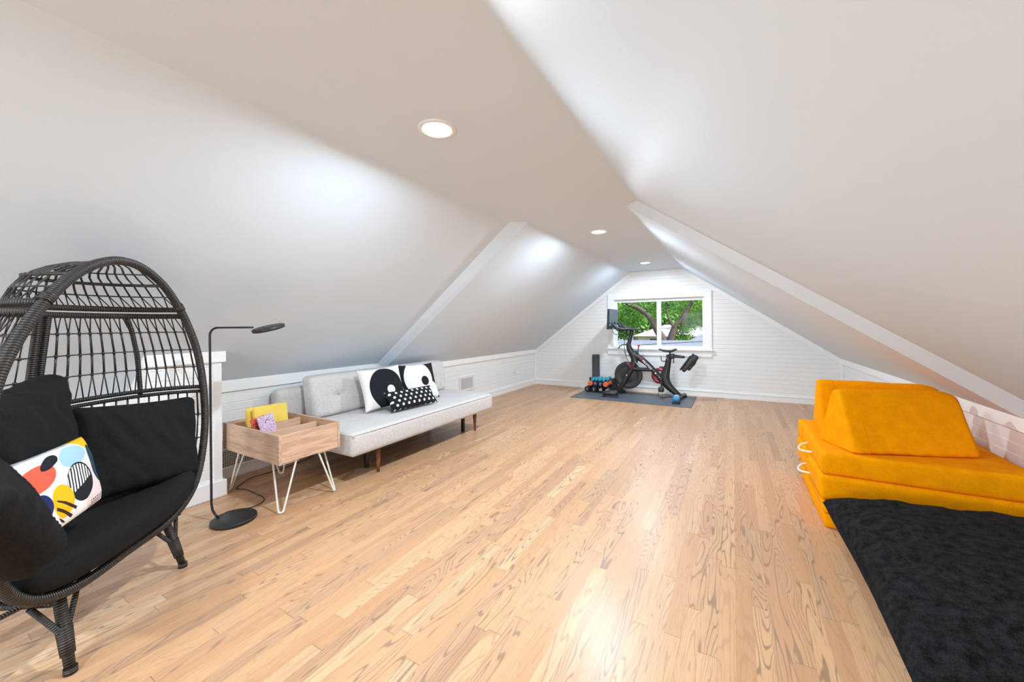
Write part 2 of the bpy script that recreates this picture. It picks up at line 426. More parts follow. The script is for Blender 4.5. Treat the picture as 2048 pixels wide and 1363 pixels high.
def pillow(bm, w, h, t, pinch=.09, wr=.004, seed=0, n=36, edge=.006, sq=.42):
    """knife-edge pillow in the local XY plane, thickness along Z"""
    top = {}; bot = {}
    for i in range(n+1):
        for j in range(n+1):
            u = -1+2*i/n; v = -1+2*j/n
            u = math.sin(u*math.pi/2)*.35+u*.65; v = math.sin(v*math.pi/2)*.35+v*.65
            x = w/2*u*(1-pinch*(1-v*v)); y = h/2*v*(1-pinch*(1-u*u))
            k = max(0, (1-u**4))*max(0, (1-v**4)); z = t/2*k**sq*(1-.25*(u*u+v*v)/2)
            wv = noise.noise(Vector((x*9+seed, y*9, seed)))*wr + noise.noise(Vector((x*28+seed, y*22, 3+seed)))*wr*.35
            zz = z + wv*min(1, k*3)
            e = edge*.5 if (i in (0, n) or j in (0, n)) else 0
            top[i, j] = bm.verts.new((x, y, zz+e*0)); 
            bot[i, j] = top[i, j] if (i in (0, n) or j in (0, n)) else bm.verts.new((x, y, -z+wv*.5*min(1, k*3)))
    for i in range(n):
        for j in range(n):
            a = bm.faces.new((top[i, j], top[i+1, j], top[i+1, j+1], top[i, j+1])); a.smooth = True
            q = (bot[i, j], bot[i, j+1], bot[i+1, j+1], bot[i+1, j])
            if set(q) != {top[i, j], top[i+1, j], top[i+1, j+1], top[i, j+1]}:
                b = bm.faces.new(q); b.smooth = True
    return bm
def basis(origin, u, v):
    """matrix with local x along u, y along v (made perpendicular), z outwards"""
    u = Vector(u).normalized(); v = Vector(v); v = (v-u*v.dot(u)).normalized(); w = u.cross(v)
    return Matrix(((u.x, v.x, w.x, origin[0]), (u.y, v.y, w.y, origin[1]), (u.z, v.z, w.z, origin[2]), (0, 0, 0, 1)))
def copy_tree(o, parent=None):
    c = o.copy(); COL.objects.link(c); c.parent = parent
    for ch in [x for x in bpy.data.objects if x.parent == o]: copy_tree(ch, c)
    return c
def text_mesh(name, body, size, M, mat, parent, extrude=.0006, align='CENTER', bold=0):
    cu = bpy.data.curves.new('lettering', 'FONT'); cu.body = body; cu.size = size; cu.extrude = extrude; cu.align_x = align; cu.align_y = 'CENTER'; cu.offset = bold; cu.resolution_u = 3
    t = bpy.data.objects.new('lettering', cu); COL.objects.link(t)
    dg = bpy.context.evaluated_depsgraph_get(); me = bpy.data.meshes.new_from_object(t.evaluated_get(dg)); bpy.data.objects.remove(t); bpy.data.curves.remove(cu)
    bm = BM(); bm.from_mesh(me); bpy.data.meshes.remove(me); bm.transform(M)
    return finish(bm, name, mat, parent)
# ------------------------------------------------------------------ room shell
XL, XR, YF, YB = -3.276, 1.25, 6.544, -4.2
ZC = 1.993
def prof_far():  return [(XL, .644), (-1.49, ZC), (-.682, ZC), (XR, .622)]
def prof_near(): return [(XL, .715), (-1.63, ZC), (-.580, ZC), (XR, .700)]
def st(o): return tag(o, kind='structure')
bm = BM(); box(bm, XL-.1, XR+.1, YB-.1, YF+.15, -.12, 0); st(finish(bm, 'floor', M_FLOOR))
def sheet_profile(bm, prof, y0, y1, seg=1, up=.12):
    """ceiling slab following a profile, with thickness upwards"""
    n = len(prof)
    lo0 = [bm.verts.new((x, y0, z)) for x, z in prof]; lo1 = [bm.verts.new((x, y1, z)) for x, z in prof]
    hi0 = [bm.verts.new((x, y0, z+up)) for x, z in prof]; hi1 = [bm.verts.new((x, y1, z+up)) for x, z in prof]
    for i in range(n-1):
        bm.faces.new((lo0[i], lo0[i+1], lo1[i+1], lo1[i])); bm.faces.new((hi0[i], hi1[i], hi1[i+1], hi0[i+1]))
        bm.faces.new((lo0[i], hi0[i], hi0[i+1], lo0[i+1])); bm.faces.new((lo1[i], lo1[i+1], hi1[i+1], hi1[i]))
    bm.faces.new((lo0[0], lo1[0], hi1[0], hi0[0])); bm.faces.new((lo0[-1], hi0[-1], hi1[-1], lo1[-1]))
    return bm
def widen(p): return [(p[0][0]-.12, p[0][1]-.09)] + p[1:-1] + [(p[-1][0]+.12, p[-1][1]-.085)]
bm = BM()
sheet_profile(bm, widen(prof_near()), YB-.1, 2.80)
sheet_profile(bm, widen(prof_far()), 2.875, YF+.15)
# bevelled step between the two lengths of ceiling
a, b = widen(prof_near()), widen(prof_far())
va = [bm.verts.new((x, 2.79, z+.001)) for x, z in a]; vb = [bm.verts.new((x, 2.876, z)) for x, z in b]
vc = [bm.verts.new((x, 2.876, z+.12)) for x, z in b]; vd_ = [bm.verts.new((x, 2.79, z+.12)) for x, z in a]
for i in range(3):
    bm.faces.new((va[i], va[i+1], vb[i+1], vb[i])); bm.faces.new((vc[i], vc[i+1], vd_[i+1], vd_[i]))
st(finish(bm, 'ceiling', M_CEIL))
PITCH = .0612; GR = .0042
def siding_rect(bm, P, du, u0, u1, z0, z1, nrm, holes=(), left=None, right=None):
    """horizontal beadboard strips with small grooves on a vertical plane. left/right: interval as function of z"""
    P = Vector(P); du = Vector(du); nrm = Vector(nrm)
    lf = left or (lambda z: u0); rf = right or (lambda z: u1)
    zs = set([z0, z1]); k = 0
    while k*PITCH < z1:
        for dz in (0, GR, 2*GR):
            zz = k*PITCH+dz
            if z0 < zz < z1: zs.add(zz)
        k += 1
    for h in holes: zs.update([h[2], h[3]])
    zs = sorted(z for z in zs if z0 <= z <= z1)
    def depth(z):
        f = (z/PITCH) % 1*PITCH
        return -.0055 if abs(f-GR) < 1e-5 else 0
    for za, zb in zip(zs, zs[1:]):
        if zb-za < 1e-6: continue
        ivs = [((lf(za), rf(za)), (lf(zb), rf(zb)))]
        for h in holes:
            if za >= h[2]-1e-6 and zb <= h[3]+1e-6:
                (a0, a1), (b0, b1) = ivs[0]; ivs = [((a0, h[0]), (b0, h[0])), ((h[1], a1), (h[1], b1))]
        for (a0, a1), (b0, b1) in ivs:
            q = [P+du*a0+nrm*depth(za)+Vector((0, 0, za)), P+du*a1+nrm*depth(za)+Vector((0, 0, za)), P+du*b1+nrm*depth(zb)+Vector((0, 0, zb)), P+du*b0+nrm*depth(zb)+Vector((0, 0, zb))]
            if (q[0]-q[1]).length < 1e-4 and (q[2]-q[3]).length < 1e-4: continue
            bm.faces.new([bm.verts.new(v) for v in q])
    return bm
# gable walls
WX0, WX1, WZ0, WZ1 = -1.765, -.378, .735, 1.535       # window opening
def gl(z): return XL if z < .60 else XL+(z-.60)/(ZC+.02-.60)*(-1.49-XL)-.0
def gr(z): return XR if z < .60 else XR-(z-.60)/(ZC+.02-.60)*(XR+.682)
def gable(name, Y, nrm_y, hole, thick=.14):
    bm = BM(); siding_rect(bm, (0, Y, 0), (1, 0, 0), XL, XR, 0, ZC+.02, (0, nrm_y, 0), [hole], gl, gr)
    # opaque body behind the boards
    Yb = Y-nrm_y*.006; Yc = Y-nrm_y*thick
    x0, x1, z0, z1 = hole
    for (a, b, c, d) in ((XL-.1, x0, -.1, ZC+.15), (x1, XR+.1, -.1, ZC+.15), (x0, x1, -.1, z0), (x0, x1, z1, ZC+.15)):
        box(bm, a, b, min(Yb, Yc), max(Yb, Yc), c, d)
    return st(finish(bm, name, M_SIDE))
gable('wall_far', YF, -1, (WX0, WX1, WZ0, WZ1))
gable('wall_back', YB, 1, (-1.85, -.35, .62, 1.62))
# knee walls
def knee(name, X, n, ztop, skip=()):
    bm = BM()
    siding_rect(bm, (X, 0, 0), (0, 1, 0), YB, YF, 0, ztop, (n, 0, 0), skip)
    x0, x1 = sorted((X-n*.006, X-n*.1)); box(bm, x0, x1, YB-.1, YF+.1, -.1, ztop+.08)
    for h in skip: pass
    return st(finish(bm, name, M_SIDE))
knee('wall_left', XL, 1, .72)
knee('wall_right', XR, -1, .71)
def trimbox(name, *boxes, bev=.003):
    bm = BM()
    for b in boxes: box(bm, *b)
    return st(finish(bm, name, M_TRIM, mods=[BEV(bev)]))
T = .018
# baseboards: tall board with a cap
trimbox('baseboard_left', (XL, XL+T, 1.262, YF, 0, .075), (XL, XL+T+.006, 1.262, YF, .075, .09))
trimbox('baseboard_right', (XR-T, XR, YB, YF, 0, .075), (XR-T-.006, XR, YB, YF, .075, .09))
trimbox('baseboard_far', (XL, XR, YF-T, YF, 0, .075), (XL, XR, YF-T-.006, YF, .075, .09))
trimbox('baseboard_back', (XL, XR, YB, YB+T, 0, .09))
# top rails of the knee walls
trimbox('trim_1', (XL, XL+.02, 2.84, YF, .585, .66))
trimbox('trim_2', (XL, XL+.02, 1.25, 2.84, .645, .73))
trimbox('trim_3', (XR-.02, XR, 2.84, YF, .565, .64))
trimbox('trim_4', (XR-.02, XR, YB, 2.84, .635, .715))
# corner strips
trimbox('trim_5', (XL, XL+.035, YF-.022, YF, 0, .645), (XR-.035, XR, YF-.022, YF, 0, .62))
# sloping trim of the far gable
def slope_trim(name, y0, y1, w=.062):
    bm = BM(); P = prof_far()
    P = [(P[0][0], P[0][1]+.0), P[1], P[2], P[3]]
    def off(p, q, w):
        d = Vector((q[0]-p[0], q[1]-p[1])).normalized(); n = Vector((d.y, -d.x)); return n*w
    segs = []
    for p, q in zip(P, P[1:]):
        segs.append((Vector(p), Vector(q), off(p, q, w)))
    def inter(a, b):
        p, q, o = a; r, s, o2 = b; p = p+o; q = q+o; r = r+o2; s = s+o2; d1 = q-p; d2 = s-r
        t = ((r-p).x*d2.y-(r-p).y*d2.x)/(d1.x*d2.y-d1.y*d2.x); return p+d1*t
    inner = [Vector((P[0][0], P[0][1]-w*1.25)), inter(segs[0], segs[1]), inter(segs[1], segs[2]), Vector((P[3][0], P[3][1]-w*1.25))]
    for i in range(3):
        q = [Vector(P[i]), Vector(P[i+1]), inner[i+1], inner[i]]
        f = [bm.verts.new((v.x, y0, v.y)) for v in q]; g = [bm.verts.new((v.x, y1, v.y)) for v in q]
        bm.faces.new(f); bm.faces.new(g[::-1])
        for k in range(4): bm.faces.new((f[k], f[(k+1) % 4], g[(k+1) % 4], g[k]))
    return st(finish(bm, name, M_TRIM, mods=[BEV(.003)]))
slope_trim('trim_6', YF-.018, YF)
# projecting half wall on the left with cap and corner post
HX, HY0, HY1, HZ = -2.985, .86, 1.245, .955
bm = BM(); siding_rect(bm, (HX, 0, 0), (0, 1, 0), HY0, HY1-.045, 0, HZ, (1, 0, 0))
box(bm, XL-.05, HX-.006, HY0, HY1-.012, -.02, HZ-.01); box(bm, HX-.03, HX+.010, HY1-.048, HY1, 0, HZ)
box(bm, XL-.05, HX, HY1-.02, HY1, 0, HZ-.01)
st(finish(bm, 'wall_half', M_SIDE))
trimbox('trim_7', (XL-.03, HX+.028, HY0-.01, HY1+.02, HZ-.062, HZ+.012))
trimbox('trim_8', (HX-.02, HX+.028, HY0-.005, HY1+.02, 0, .105))
# window: casing, sill, frame, mullion, glass
bm = BM(); cw = .10
box(bm, WX0-cw, WX0, YF-.022, YF, WZ0-.03, WZ1+.09)
box(bm, WX1, WX1+cw, YF-.022, YF, WZ0-.03, WZ1+.09)
box(bm, WX0-.0, WX1+.0, YF-.022, YF, WZ1, WZ1+.09)
w1 = st(finish(bm, 'window_1', M_TRIM, mods=[BEV(.003)]))
bm = BM(); box(bm, WX0-cw-.01, WX1+cw+.015, YF-.05, YF+.02, WZ0-.035, WZ0-.005); box(bm, WX0-cw, WX1+cw, YF-.02, YF, WZ0-.13, WZ0-.035)
finish(bm, 'window_sill', M_TRIM, w1, mods=[BEV(.003)])
bm = BM()
fy0, fy1 = YF+.035, YF+.085; fr_ = .03
for b in ((WX0, WX0+fr_+.012, WZ0, WZ1), (WX1-fr_, WX1, WZ0, WZ1), (WX0+fr_+.012, WX1-fr_, WZ1-fr_-.02, WZ1), (WX0+fr_+.012, WX1-fr_, WZ0, WZ0+fr_)): box(bm, b[0], b[1], fy0, fy1, b[2], b[3])
box(bm, -1.075, -1.030, fy0-.008, fy1+.003, WZ0+.004, WZ1-.004); box(bm, -1.030, -1.012, fy0+.01, fy1+.002, WZ0+.005, WZ1-.005)
finish(bm, 'window_frame', M_WPL, w1, mods=[BEV(.002)])
bm = BM()
for b in ((WX0, WX0+.004, WZ0, WZ1), (WX1-.004, WX1, WZ0, WZ1)): box(bm, b[0], b[1], YF-.001, YF+.14, b[2], b[3])
box(bm, WX0+.004, WX1-.004, YF-.001, YF+.14, WZ1-.004, WZ1); box(bm, WX0+.004, WX1-.004, YF-.001, YF+.14, WZ0-.004, WZ0+.002)
finish(bm, 'window_jamb', M_TRIM, w1)
for a, b in ((WX0+.04, -1.075), (-1.012, WX1-.03)):
    bm = BM(); box(bm, a, b, YF+.058, YF+.062, WZ0+.03, WZ1-.05); finish(bm, 'window_pane', M_GLASS, w1)
bm = BM(); box(bm, -1.072, -1.058, fy0-.018, fy0-.007, 1.10, 1.15); finish(bm, 'window_latch', M_WPL, w1, mods=[BEV(.003)])
# frame of the invented rear window, added to go with the fill light
bm = BM()
for b in ((-1.85, -1.80, .62, 1.62), (-.40, -.35, .62, 1.62), (-1.80, -.40, 1.57, 1.62), (-1.80, -.40, .62, .67), (-1.12, -1.08, .67, 1.57)): box(bm, b[0], b[1], YB-.06, YB-.02, b[2], b[3])
w2 = st(finish(bm, 'window_added', M_WPL))
# ------------------------------------------------------------------ recessed ceiling lights
names = ['large bright round recessed light in the flat ceiling above the sofa, nearest one', 'round recessed ceiling light, middle one of three, beyond the ceiling step', 'small far recessed ceiling light in front of the gable window wall',
         'added recessed ceiling light, unseen behind the viewer', 'rearmost added recessed light, unseen behind the viewer']
for k, (lx, ly) in enumerate(CEIL_LIGHTS):
    t = thing('ceiling_light', names[k], 'ceiling light', (lx, ly, ZC), group='recessed ceiling lights')
    bm = BM(); lathe(bm, [(.061, -.001), (.066, -.006), (.080, -.006), (.0835, -.003), (.0845, .001)], Matrix.Translation((lx, ly, ZC)), 48); finish(bm, 'trim_ring', M_WPL, t)
    bm = BM(); lathe(bm, [(0, -.0035), (.055, -.0035), (.0615, -.002), (.062, .001)], Matrix.Translation((lx, ly, ZC)), 48); finish(bm, 'lens', M_LENS, t)
    L = lamp('recessed_lamp', 'AREA', (lx, ly, ZC-.012), LAMP_W*(.62 if k == 2 else 1), LAMP_COL, shape='DISK', size=.12)
# ------------------------------------------------------------------ vents and outlet on the left wall
def grille(name, label, y0, y1, z0, z1, fr=.02, pitch=.0125, rows=True, mat=M_WPL):
    t = thing(name, label, 'vent', (XL, (y0+y1)/2, z0))
    bm = BM(); x0, x1 = XL+.0, XL+.014
    for b in ((y0, y0+fr, z0, z1), (y1-fr, y1, z0, z1), (y0+fr, y1-fr, z0, z0+fr), (y0+fr, y1-fr, z1-fr, z1)): box(bm, x0, x1, b[0], b[1], b[2], b[3])
    finish(bm, 'vent_frame', mat, t, mods=[BEV(.002)])
    bm = BM(); box(bm, XL+.0005, XL+.003, y0+fr*.7, y1-fr*.7, z0+fr*.7, z1-fr*.7); finish(bm, 'duct_opening', M_DARKHOLE, t)
    bm = BM(); y = y0+fr+pitch/2
    while y < y1-fr:
        box(bm, XL+.004, XL+.012, y-.0018, y+.0018, z0+fr*.8, z1-fr*.8); y += pitch
    if rows:
        z = z0+fr+.02
        while z < z1-fr:
            box(bm, XL+.003, XL+.008, y0+fr, y1-fr, z-.0012, z+.0012); z += .0165
    finish(bm, 'grille_bars', mat, t)
    return t
grille('air_return_vent', 'long white slotted air vent low on the wall under the record bin table', 1.29, 1.86, .065, .235)
grille('air_supply_vent', 'small square white wall vent just right of the grey sofa', 4.19, 4.53, .20, .412, .03, .0105, False)
t = thing('power_outlet', 'white double power outlet on the left wall near the far corner', 'outlet', (XL, 5.76, .26))
bm = BM(); box(bm, XL, XL+.005, 5.722, 5.798, .255, .365); finish(bm, 'cover_plate', M_WPL, t, mods=[BEV(.003)])
for z in (.283, .337):
    bm = BM(); box(bm, XL+.005, XL+.008, 5.742, 5.778, z-.014, z+.014); finish(bm, 'socket', M_WPL, t, mods=[BEV(.003)])
# ------------------------------------------------------------------ grey daybed sofa
sofa = thing('daybed_sofa', 'light grey upholstered armless daybed sofa with tapered wooden legs along the left wall', 'sofa', (-2.7, 2.64, 0))
SX0, SX1, SY0, SY1, SZ0, SZ1 = -3.12, -2.29, 1.735, 3.52, .205, .372
cxs, cys, czs = (SX0+SX1)/2, (SY0+SY1)/2, (SZ0+SZ1)/2
tufts = [(x, y) for x in (-2.88, -2.62) for y in (2.03, 2.43, 2.84, 3.24)]
def seatdef(q):
    x, y, z = q.x+cxs, q.y+cys, q.z
    if z > 0:
        d = 0
        for tx, ty in tufts: d += .010*math.exp(-((x-tx)**2+(y-ty)**2)/(.055**2))
        q = q.copy(); q.z += .006*(1-((x-cxs)/.42)**2) - d
        q.z += noise.noise(Vector((x*6, y*6, 1)))*.0025
    if q.x > .3: q = q.copy(); q.x += .006*math.sin((z+.08)/.16*math.pi)
    return q
bm = BM(); softbox(bm, (SX1-SX0, SY1-SY0, SZ1-SZ0), .028, (30, 60, 10), seatdef, Matrix.Translation((cxs, cys, czs)))
finish(bm, 'seat_mattress', M_SOFA, sofa)
# piping seam along the front edge
bm = BM(); e = .012
tube(bm, smooth_path([(SX0+.05, SY0+.004, SZ1-.016), (SX1-.05, SY0+.003, SZ1-.014), (SX1-.012, SY0+.03, SZ1-.012), (SX1+.001, SY0+.12, SZ1-.012), (SX1+.002, cys, SZ1-.011), (SX1+.001, SY1-.12, SZ1-.012), (SX1-.012, SY1-.03, SZ1-.012), (SX1-.05, SY1-.003, SZ1-.014), (SX0+.05, SY1-.004, SZ1-.016)], 6), .003, 6)
finish(bm, 'piping', M_SOFA, sofa)
# backrest, leaning slightly, tufted with buttons
BX, BY0, BY1, BZ0, BZ1 = -2.985, 1.86, 3.50, .375, .715
tb = [(y, .545) for y in (2.10, 2.48, 2.88, 3.27)]
def backdef(q):
    y, z = q.y+(BY0+BY1)/2, q.z+(BZ0+BZ1)/2
    q = q.copy()
    if q.x > 0:
        d = 0
        for ty, tz in tb:
            d += .020*math.exp(-((y-ty)**2+(z-tz)**2)/(.04**2)); d += .007*math.exp(-((z-tz)/.02)**2)*math.exp(-((y-ty)/.15)**2)
        q.x += .012*(1-((z-.545)/.17)**2) - d + noise.noise(Vector((y*9, z*9, 2)))*.004
    q.x -= (z-BZ0)*.16
    return q
bm = BM(); softbox(bm, (.15, BY1-BY0, BZ1-BZ0), .045, (10, 70, 22), backdef, Matrix.Translation((BX, (BY0+BY1)/2, (BZ0+BZ1)/2)))
bk = finish(bm, 'backrest', M_SOFA, sofa)
for ty, tz in tb:
    bm = BM(); lathe(bm, [(0, .004), (.008, .003), (.011, 0), (.010, -.004)], Matrix.Translation((BX+.075-.008-(tz-BZ0)*.16, ty, tz)) @ Matrix.Rotation(math.pi/2, 4, 'Y'), 16)
    finish(bm, 'button', M_GOLD if ty < 2.2 else M_SOFA, bk)
def lowdef(q):
    q = q.copy(); q.x += noise.noise(Vector((q.y*8, q.z*8, 5)))*.003; return q
bm = BM(); softbox(bm, (.13, 1.72, .30), .05, (8, 40, 14), lowdef, Matrix.Translation((-3.186, 2.545, .475)))
finish(bm, 'rear_bolster', M_SOFA, sofa)
bm = BM(); box(bm, -3.15, -2.36, 1.80, 3.46, .185, .212); finish(bm, 'base_frame', M_BLACK, sofa, mods=[BEV(.004)])
for lx, ly in ((-2.385, 2.035), (-2.40, 3.335), (-3.05, 2.035), (-3.05, 3.335)):
    bm = BM(); tube(bm, [(lx, ly, .19), (lx+.004, ly, 0)], [.021, .011], 16); finish(bm, 'wooden_leg', M_LEG, sofa, smooth=True)
for lx, ly in ((-2.535, 2.05), (-2.50, 3.26)):
    bm = BM(); box(bm, lx-.015, lx+.015, ly-.015, ly+.015, .004, .19); box(bm, lx-.018, lx+.018, ly-.018, ly+.018, 0, .006); finish(bm, 'support_leg', M_BLACK, sofa, mods=[BEV(.003)])
# throw pillows on the sofa
def put_pillow(name, label, mat, M, w, h, t, seed, cat='pillow', group=None, **k):
    bm = BM(); pillow(bm, w, h, t, seed=seed, **k)
    o = finish(bm, name, mat, None); o.matrix_world = M
    return tag(o, label, cat, group)
G = 'throw pillows on the grey sofa'
M1 = basis((-2.735, 2.395, .572), (.10, .39, .020), (-.15, .0, .33))
put_pillow('throw_pillow', 'white square throw pillow with large black disc, leaning on the left of the sofa back', M_P1, M1, .41, .385, .11, 1, group=G)
M2 = basis((-2.735, 2.835, .566), (.10, .42, -.005), (-.15, -.02, .33))
put_pillow('throw_pillow', 'black square throw pillow with large white shape, right of the white pillow', M_P2, M2, .43, .375, .11, 5, group=G)
M3 = basis((-2.535, 2.555, .470), (.05, .50, 0), (-.10, 0, .14))
put_pillow('lumbar_pillow', 'small oblong black pillow with white dots in front of the two square pillows', M_P3, M3, .53, .185, .10, 9, group=G)
# ------------------------------------------------------------------ record bin table
bt = thing('record_bin_table', 'pale wood bin table with dividers on white hairpin legs beside the sofa', 'table', (-2.70, 1.47, 0))
TX0, TX1, TY0, TY1, TZ0, TZ1 = -3.04, -2.355, 1.275, 1.685, .293, .472
th = .016
for nm, b, mt in (('front_panel', (TX1-th, TX1, TY0+th, TY1-th, TZ0+.004, TZ1-.004), M_BINW), ('back_panel', (TX0, TX0+th, TY0+th, TY1-th, TZ0, TZ1), M_BINW), ('side_panel', (TX0, TX1+.004, TY0, TY0+th, TZ0, TZ1), M_BINX), ('side_panel', (TX0, TX1+.004, TY1-th, TY1, TZ0, TZ1), M_BINX), ('bottom_panel', (TX0+th, TX1-th, TY0+th, TY1-th, TZ0+.004, TZ0+.016), M_BINX)):
    bm = BM(); box(bm, *b); finish(bm, nm, mt, bt, mods=[BEV(.0015)])
for dx, z1 in ((-2.735, .468), (-2.545, .460)):
    bm = BM(); box(bm, dx-.005, dx+.005, TY0+th, TY1-.05, TZ0+.016, z1); finish(bm, 'divider', M_BINW, bt, mods=[BEV(.001)])
def hairpin(x, y, dx, dy):
    bm = BM(); top = TZ0; w = .085
    p0 = Vector((x-dx*.030, y-dy*.030-dy*0, top)); a = Vector((x-dx*.012, y-dy*(w+.02), top)); b = Vector((x-dx*(w+.02), y-dy*.012, top)); tip = Vector((x, y, .006))
    # a long V of rod, closed by a tight bend on the floor
    d = (a-b).normalized()*.012
    tube(bm, smooth_path([a, a+(tip+d-a)*.5, a+(tip+d-a)*.93, tip+d*.55+Vector((0, 0, .004)), tip-d*.55+Vector((0, 0, .004)), b+(tip-d-b)*.93, b+(tip-d-b)*.5, b], 6), .0058, 10)
    box(bm, min(x-dx*.115, x), max(x-dx*.115, x), min(y-dy*.115, y), max(y-dy*.115, y), top-.003, top+.0005)
    finish(bm, 'hairpin_leg', M_WLEG, bt)
for x, y, dx, dy in ((TX1-.005, TY0+.012, 1, -1), (TX1-.005, TY1-.04, 1, 1), (TX0+.04, TY0+.025, -1, -1), (TX0+.04, TY1-.04, -1, 1)): hairpin(x, y, dx, dy)
def book(name, label, M, w, h, t, mat, G='picture books in the bin table'):
    """book standing: local x width, y height, z front cover"""
    r = bpy.data.objects.new(name, None); COL.objects.link(r); r.matrix_world = M; tag(r, label, 'book', G)
    bm = BM(); box(bm, -w/2, w/2, -h/2, h/2, t/2-.0022, t/2); box(bm, -w/2, w/2, -h/2, h/2, -t/2, -t/2+.0022); box(bm, -w/2-.001, -w/2+.002, -h/2, h/2, -t/2, t/2)
    finish(bm, 'cover', mat, r, local=True)
    bm = BM(); box(bm, -w/2+.003, w/2-.003, -h/2+.003, h/2-.003, -t/2+.0023, t/2-.0023); finish(bm, 'pages', M_PAGES, r, local=True)
    return r
def label_on(r, name, body, size, x, y, z, mat, rot=0):
    o = text_mesh(name, body, size, Matrix.Translation((x, y, z)) @ Matrix.Rotation(rot, 4, 'Z'), mat, None); o.parent = r; return o
yb = book('picture_book', 'large yellow picture book standing in the back slot of the bin table', basis((-2.815, 1.478, .450), (0, 1, 0), (-.12, 0, 1)), .225, .245, .012, M_YCOV)
bm = BM()
for k in range(9): box(bm, -.055+k*.0105, -.055+k*.0105+.007, -.006, .004, .0061, .0064)
finish(bm, 'title_line', M_GOLD, yb, local=True)
bm = BM(); box(bm, -.065, -.012, -.0225, -.0185, .0061, .0064); finish(bm, 'author_line', M_INKT, yb, local=True)
book('picture_book', 'second yellow book just behind the large yellow one, only its left edge showing', basis((-2.86, 1.455, .448), (0, 1, 0), (-.12, 0, 1)), .225, .245, .014, M_YCOV)
book('picture_book', 'thin purple and white doodle patterned book leaning in the bin', basis((-2.650, 1.376, .442), (.05, 1, .20), (-.15, -.20, .95)), .095, .215, .008, M_DOODLE)
rb = book('picture_book', 'coral red book lettered EAST behind the doodle book', basis((-2.685, 1.352, .432), (.05, 1, .26), (-.12, -.26, .95)), .085, .21, .010, M_RCOV)
label_on(rb, 'title_lettering', 'EAST', .034, -.027, .040, .0055, M_INKT, -math.pi/2)
# ------------------------------------------------------------------ floor lamp
lx, ly = -2.62, 1.055
dv = Vector((.857, .515, 0))
lp = thing('floor_lamp', 'slim black floor lamp with round disc head and round base', 'lamp', (-2.525, 1.112, 0))
bm = BM(); lathe(bm, [(0, 0), (.110, 0), (.113, .003), (.113, .017), (.110, .020), (0, .020)], Matrix.Translation((-2.525, 1.112, 0)), 64); finish(bm, 'base', M_BLACK, lp)
top = 1.122; r0 = .045
P = Vector((lx, ly, 0))-dv*.018
pole = [P+dv*.040+Vector((0, 0, .018)), P+dv*.022+Vector((0, 0, .034)), P+dv*.006+Vector((0, 0, .062)), P+Vector((0, 0, .10)), P+Vector((0, 0, .5)), P+Vector((0, 0, 1.0)), P+Vector((0, 0, top-r0))]
for k in range(1, 7):
    an = k/6*math.pi/2; pole.append(P+dv*(r0*(1-math.cos(an)))+Vector((0, 0, top-r0+r0*math.sin(an))))
bm = BM(); tube(bm, pole, .0062, 12); finish(bm, 'pole', M_BLACK, lp)
bm = BM(); tube(bm, [P+dv*r0+Vector((0, 0, top)), P+dv*.25+Vector((0, 0, top))], .0055, 12); finish(bm, 'arm', M_BLACK, lp)
hc = P+dv*.338+Vector((0, 0, top-.004))
Mh = Matrix.Translation(hc) @ Matrix.Rotation(math.radians(10), 4, Vector((-.12, -.99, 0))) @ Matrix.Rotation(math.radians(19), 4, R)
bm = BM(); lathe(bm, [(0, .008), (.080, .008), (.084, .005), (.0845, -.008), (.082, -.011), (0, -.011)], Mh, 48); finish(bm, 'lamp_head', M_BLACK, lp)
bm = BM(); lathe(bm, [(0, -.0115), (.070, -.0115), (.072, -.010)], Mh, 40); finish(bm, 'diffuser', M_WPL, lp)
bm = BM(); tube(bm, smooth_path([(-2.615, 1.085, .02), (-2.655, 1.125, .010), (-2.66, 1.17, .004), (-2.60, 1.255, .004), (-2.655, 1.345, .004), (-2.80, 1.36, .004), (-2.93, 1.36, .004), (-2.995, 1.335, .004), (-3.06, 1.40, .004), (-3.12, 1.50, .004), (-3.10, 1.70, .004), (-3.14, 1.95, .004), (-3.22, 2.05, .004)], 8), .0026, 8)
finish(bm, 'power_cord', M_CORD, lp)
# ------------------------------------------------------------------ wicker egg chair
ang = math.radians(40)
Ev = Vector((-math.sin(ang), math.cos(ang), 0)); Nv = Vector((math.cos(ang), math.sin(ang), 0))
RC = Vector((-2.05, .5, 0)) + Ev*.065
egg = thing('egg_chair', 'large black wicker egg chair with open hoop front, left foreground', 'chair', RC, math.radians(130))
Z0 = .24
def CP(e, b, h): return Vector((e, b, Z0+h))         # chair-local: e across, b back, h above hoop bottom
ring = [(0, 0), (.20, .0), (.33, .035), (.42, .11), (.475, .24), (.50, .40), (.487, .575), (.448, .74), (.385, .87), (.305, .98), (.205, 1.075), (.10, 1.13), (0, 1.148)]
full = ring + [(-e, h) for e, h in ring[-2:0:-1]]
rp = smooth_path([CP(e, 0, h) for e, h in full], 8, True)
bm = BM(); tube(bm, rp, .0165, 12, True); hoop = finish(bm, 'hoop', M_WICK, egg, local=True)
for sx in (-1, 1):
    bm = BM(); tube(bm, [CP(sx*.298, 0, .990), CP(sx*.318, 0, .968)], .0195, 12); finish(bm, 'joint_wrap', M_WICK, egg, local=True)
hw = [(h, e) for e, h in ring]
def Wd(h):
    for (h0, e0), (h1, e1) in zip(hw, hw[1:]):
        if h0 <= h <= h1 and h1 > h0:
            return e0+(e1-e0)*(h-h0)/(h1-h0)
    return 0
dep = [(0, .14), (.1, .27), (.3, .33), (.5, .325), (.7, .305), (.97, .272), (1.03, .286), (1.09, .27), (1.125, .22), (1.142, .13), (1.148, 0)]
def Dp(h):
    for (h0, e0), (h1, e1) in zip(dep, dep[1:]):
        if h0 <= h <= h1: return e0+(e1-e0)*(h-h0)/(h1-h0)
    return 0
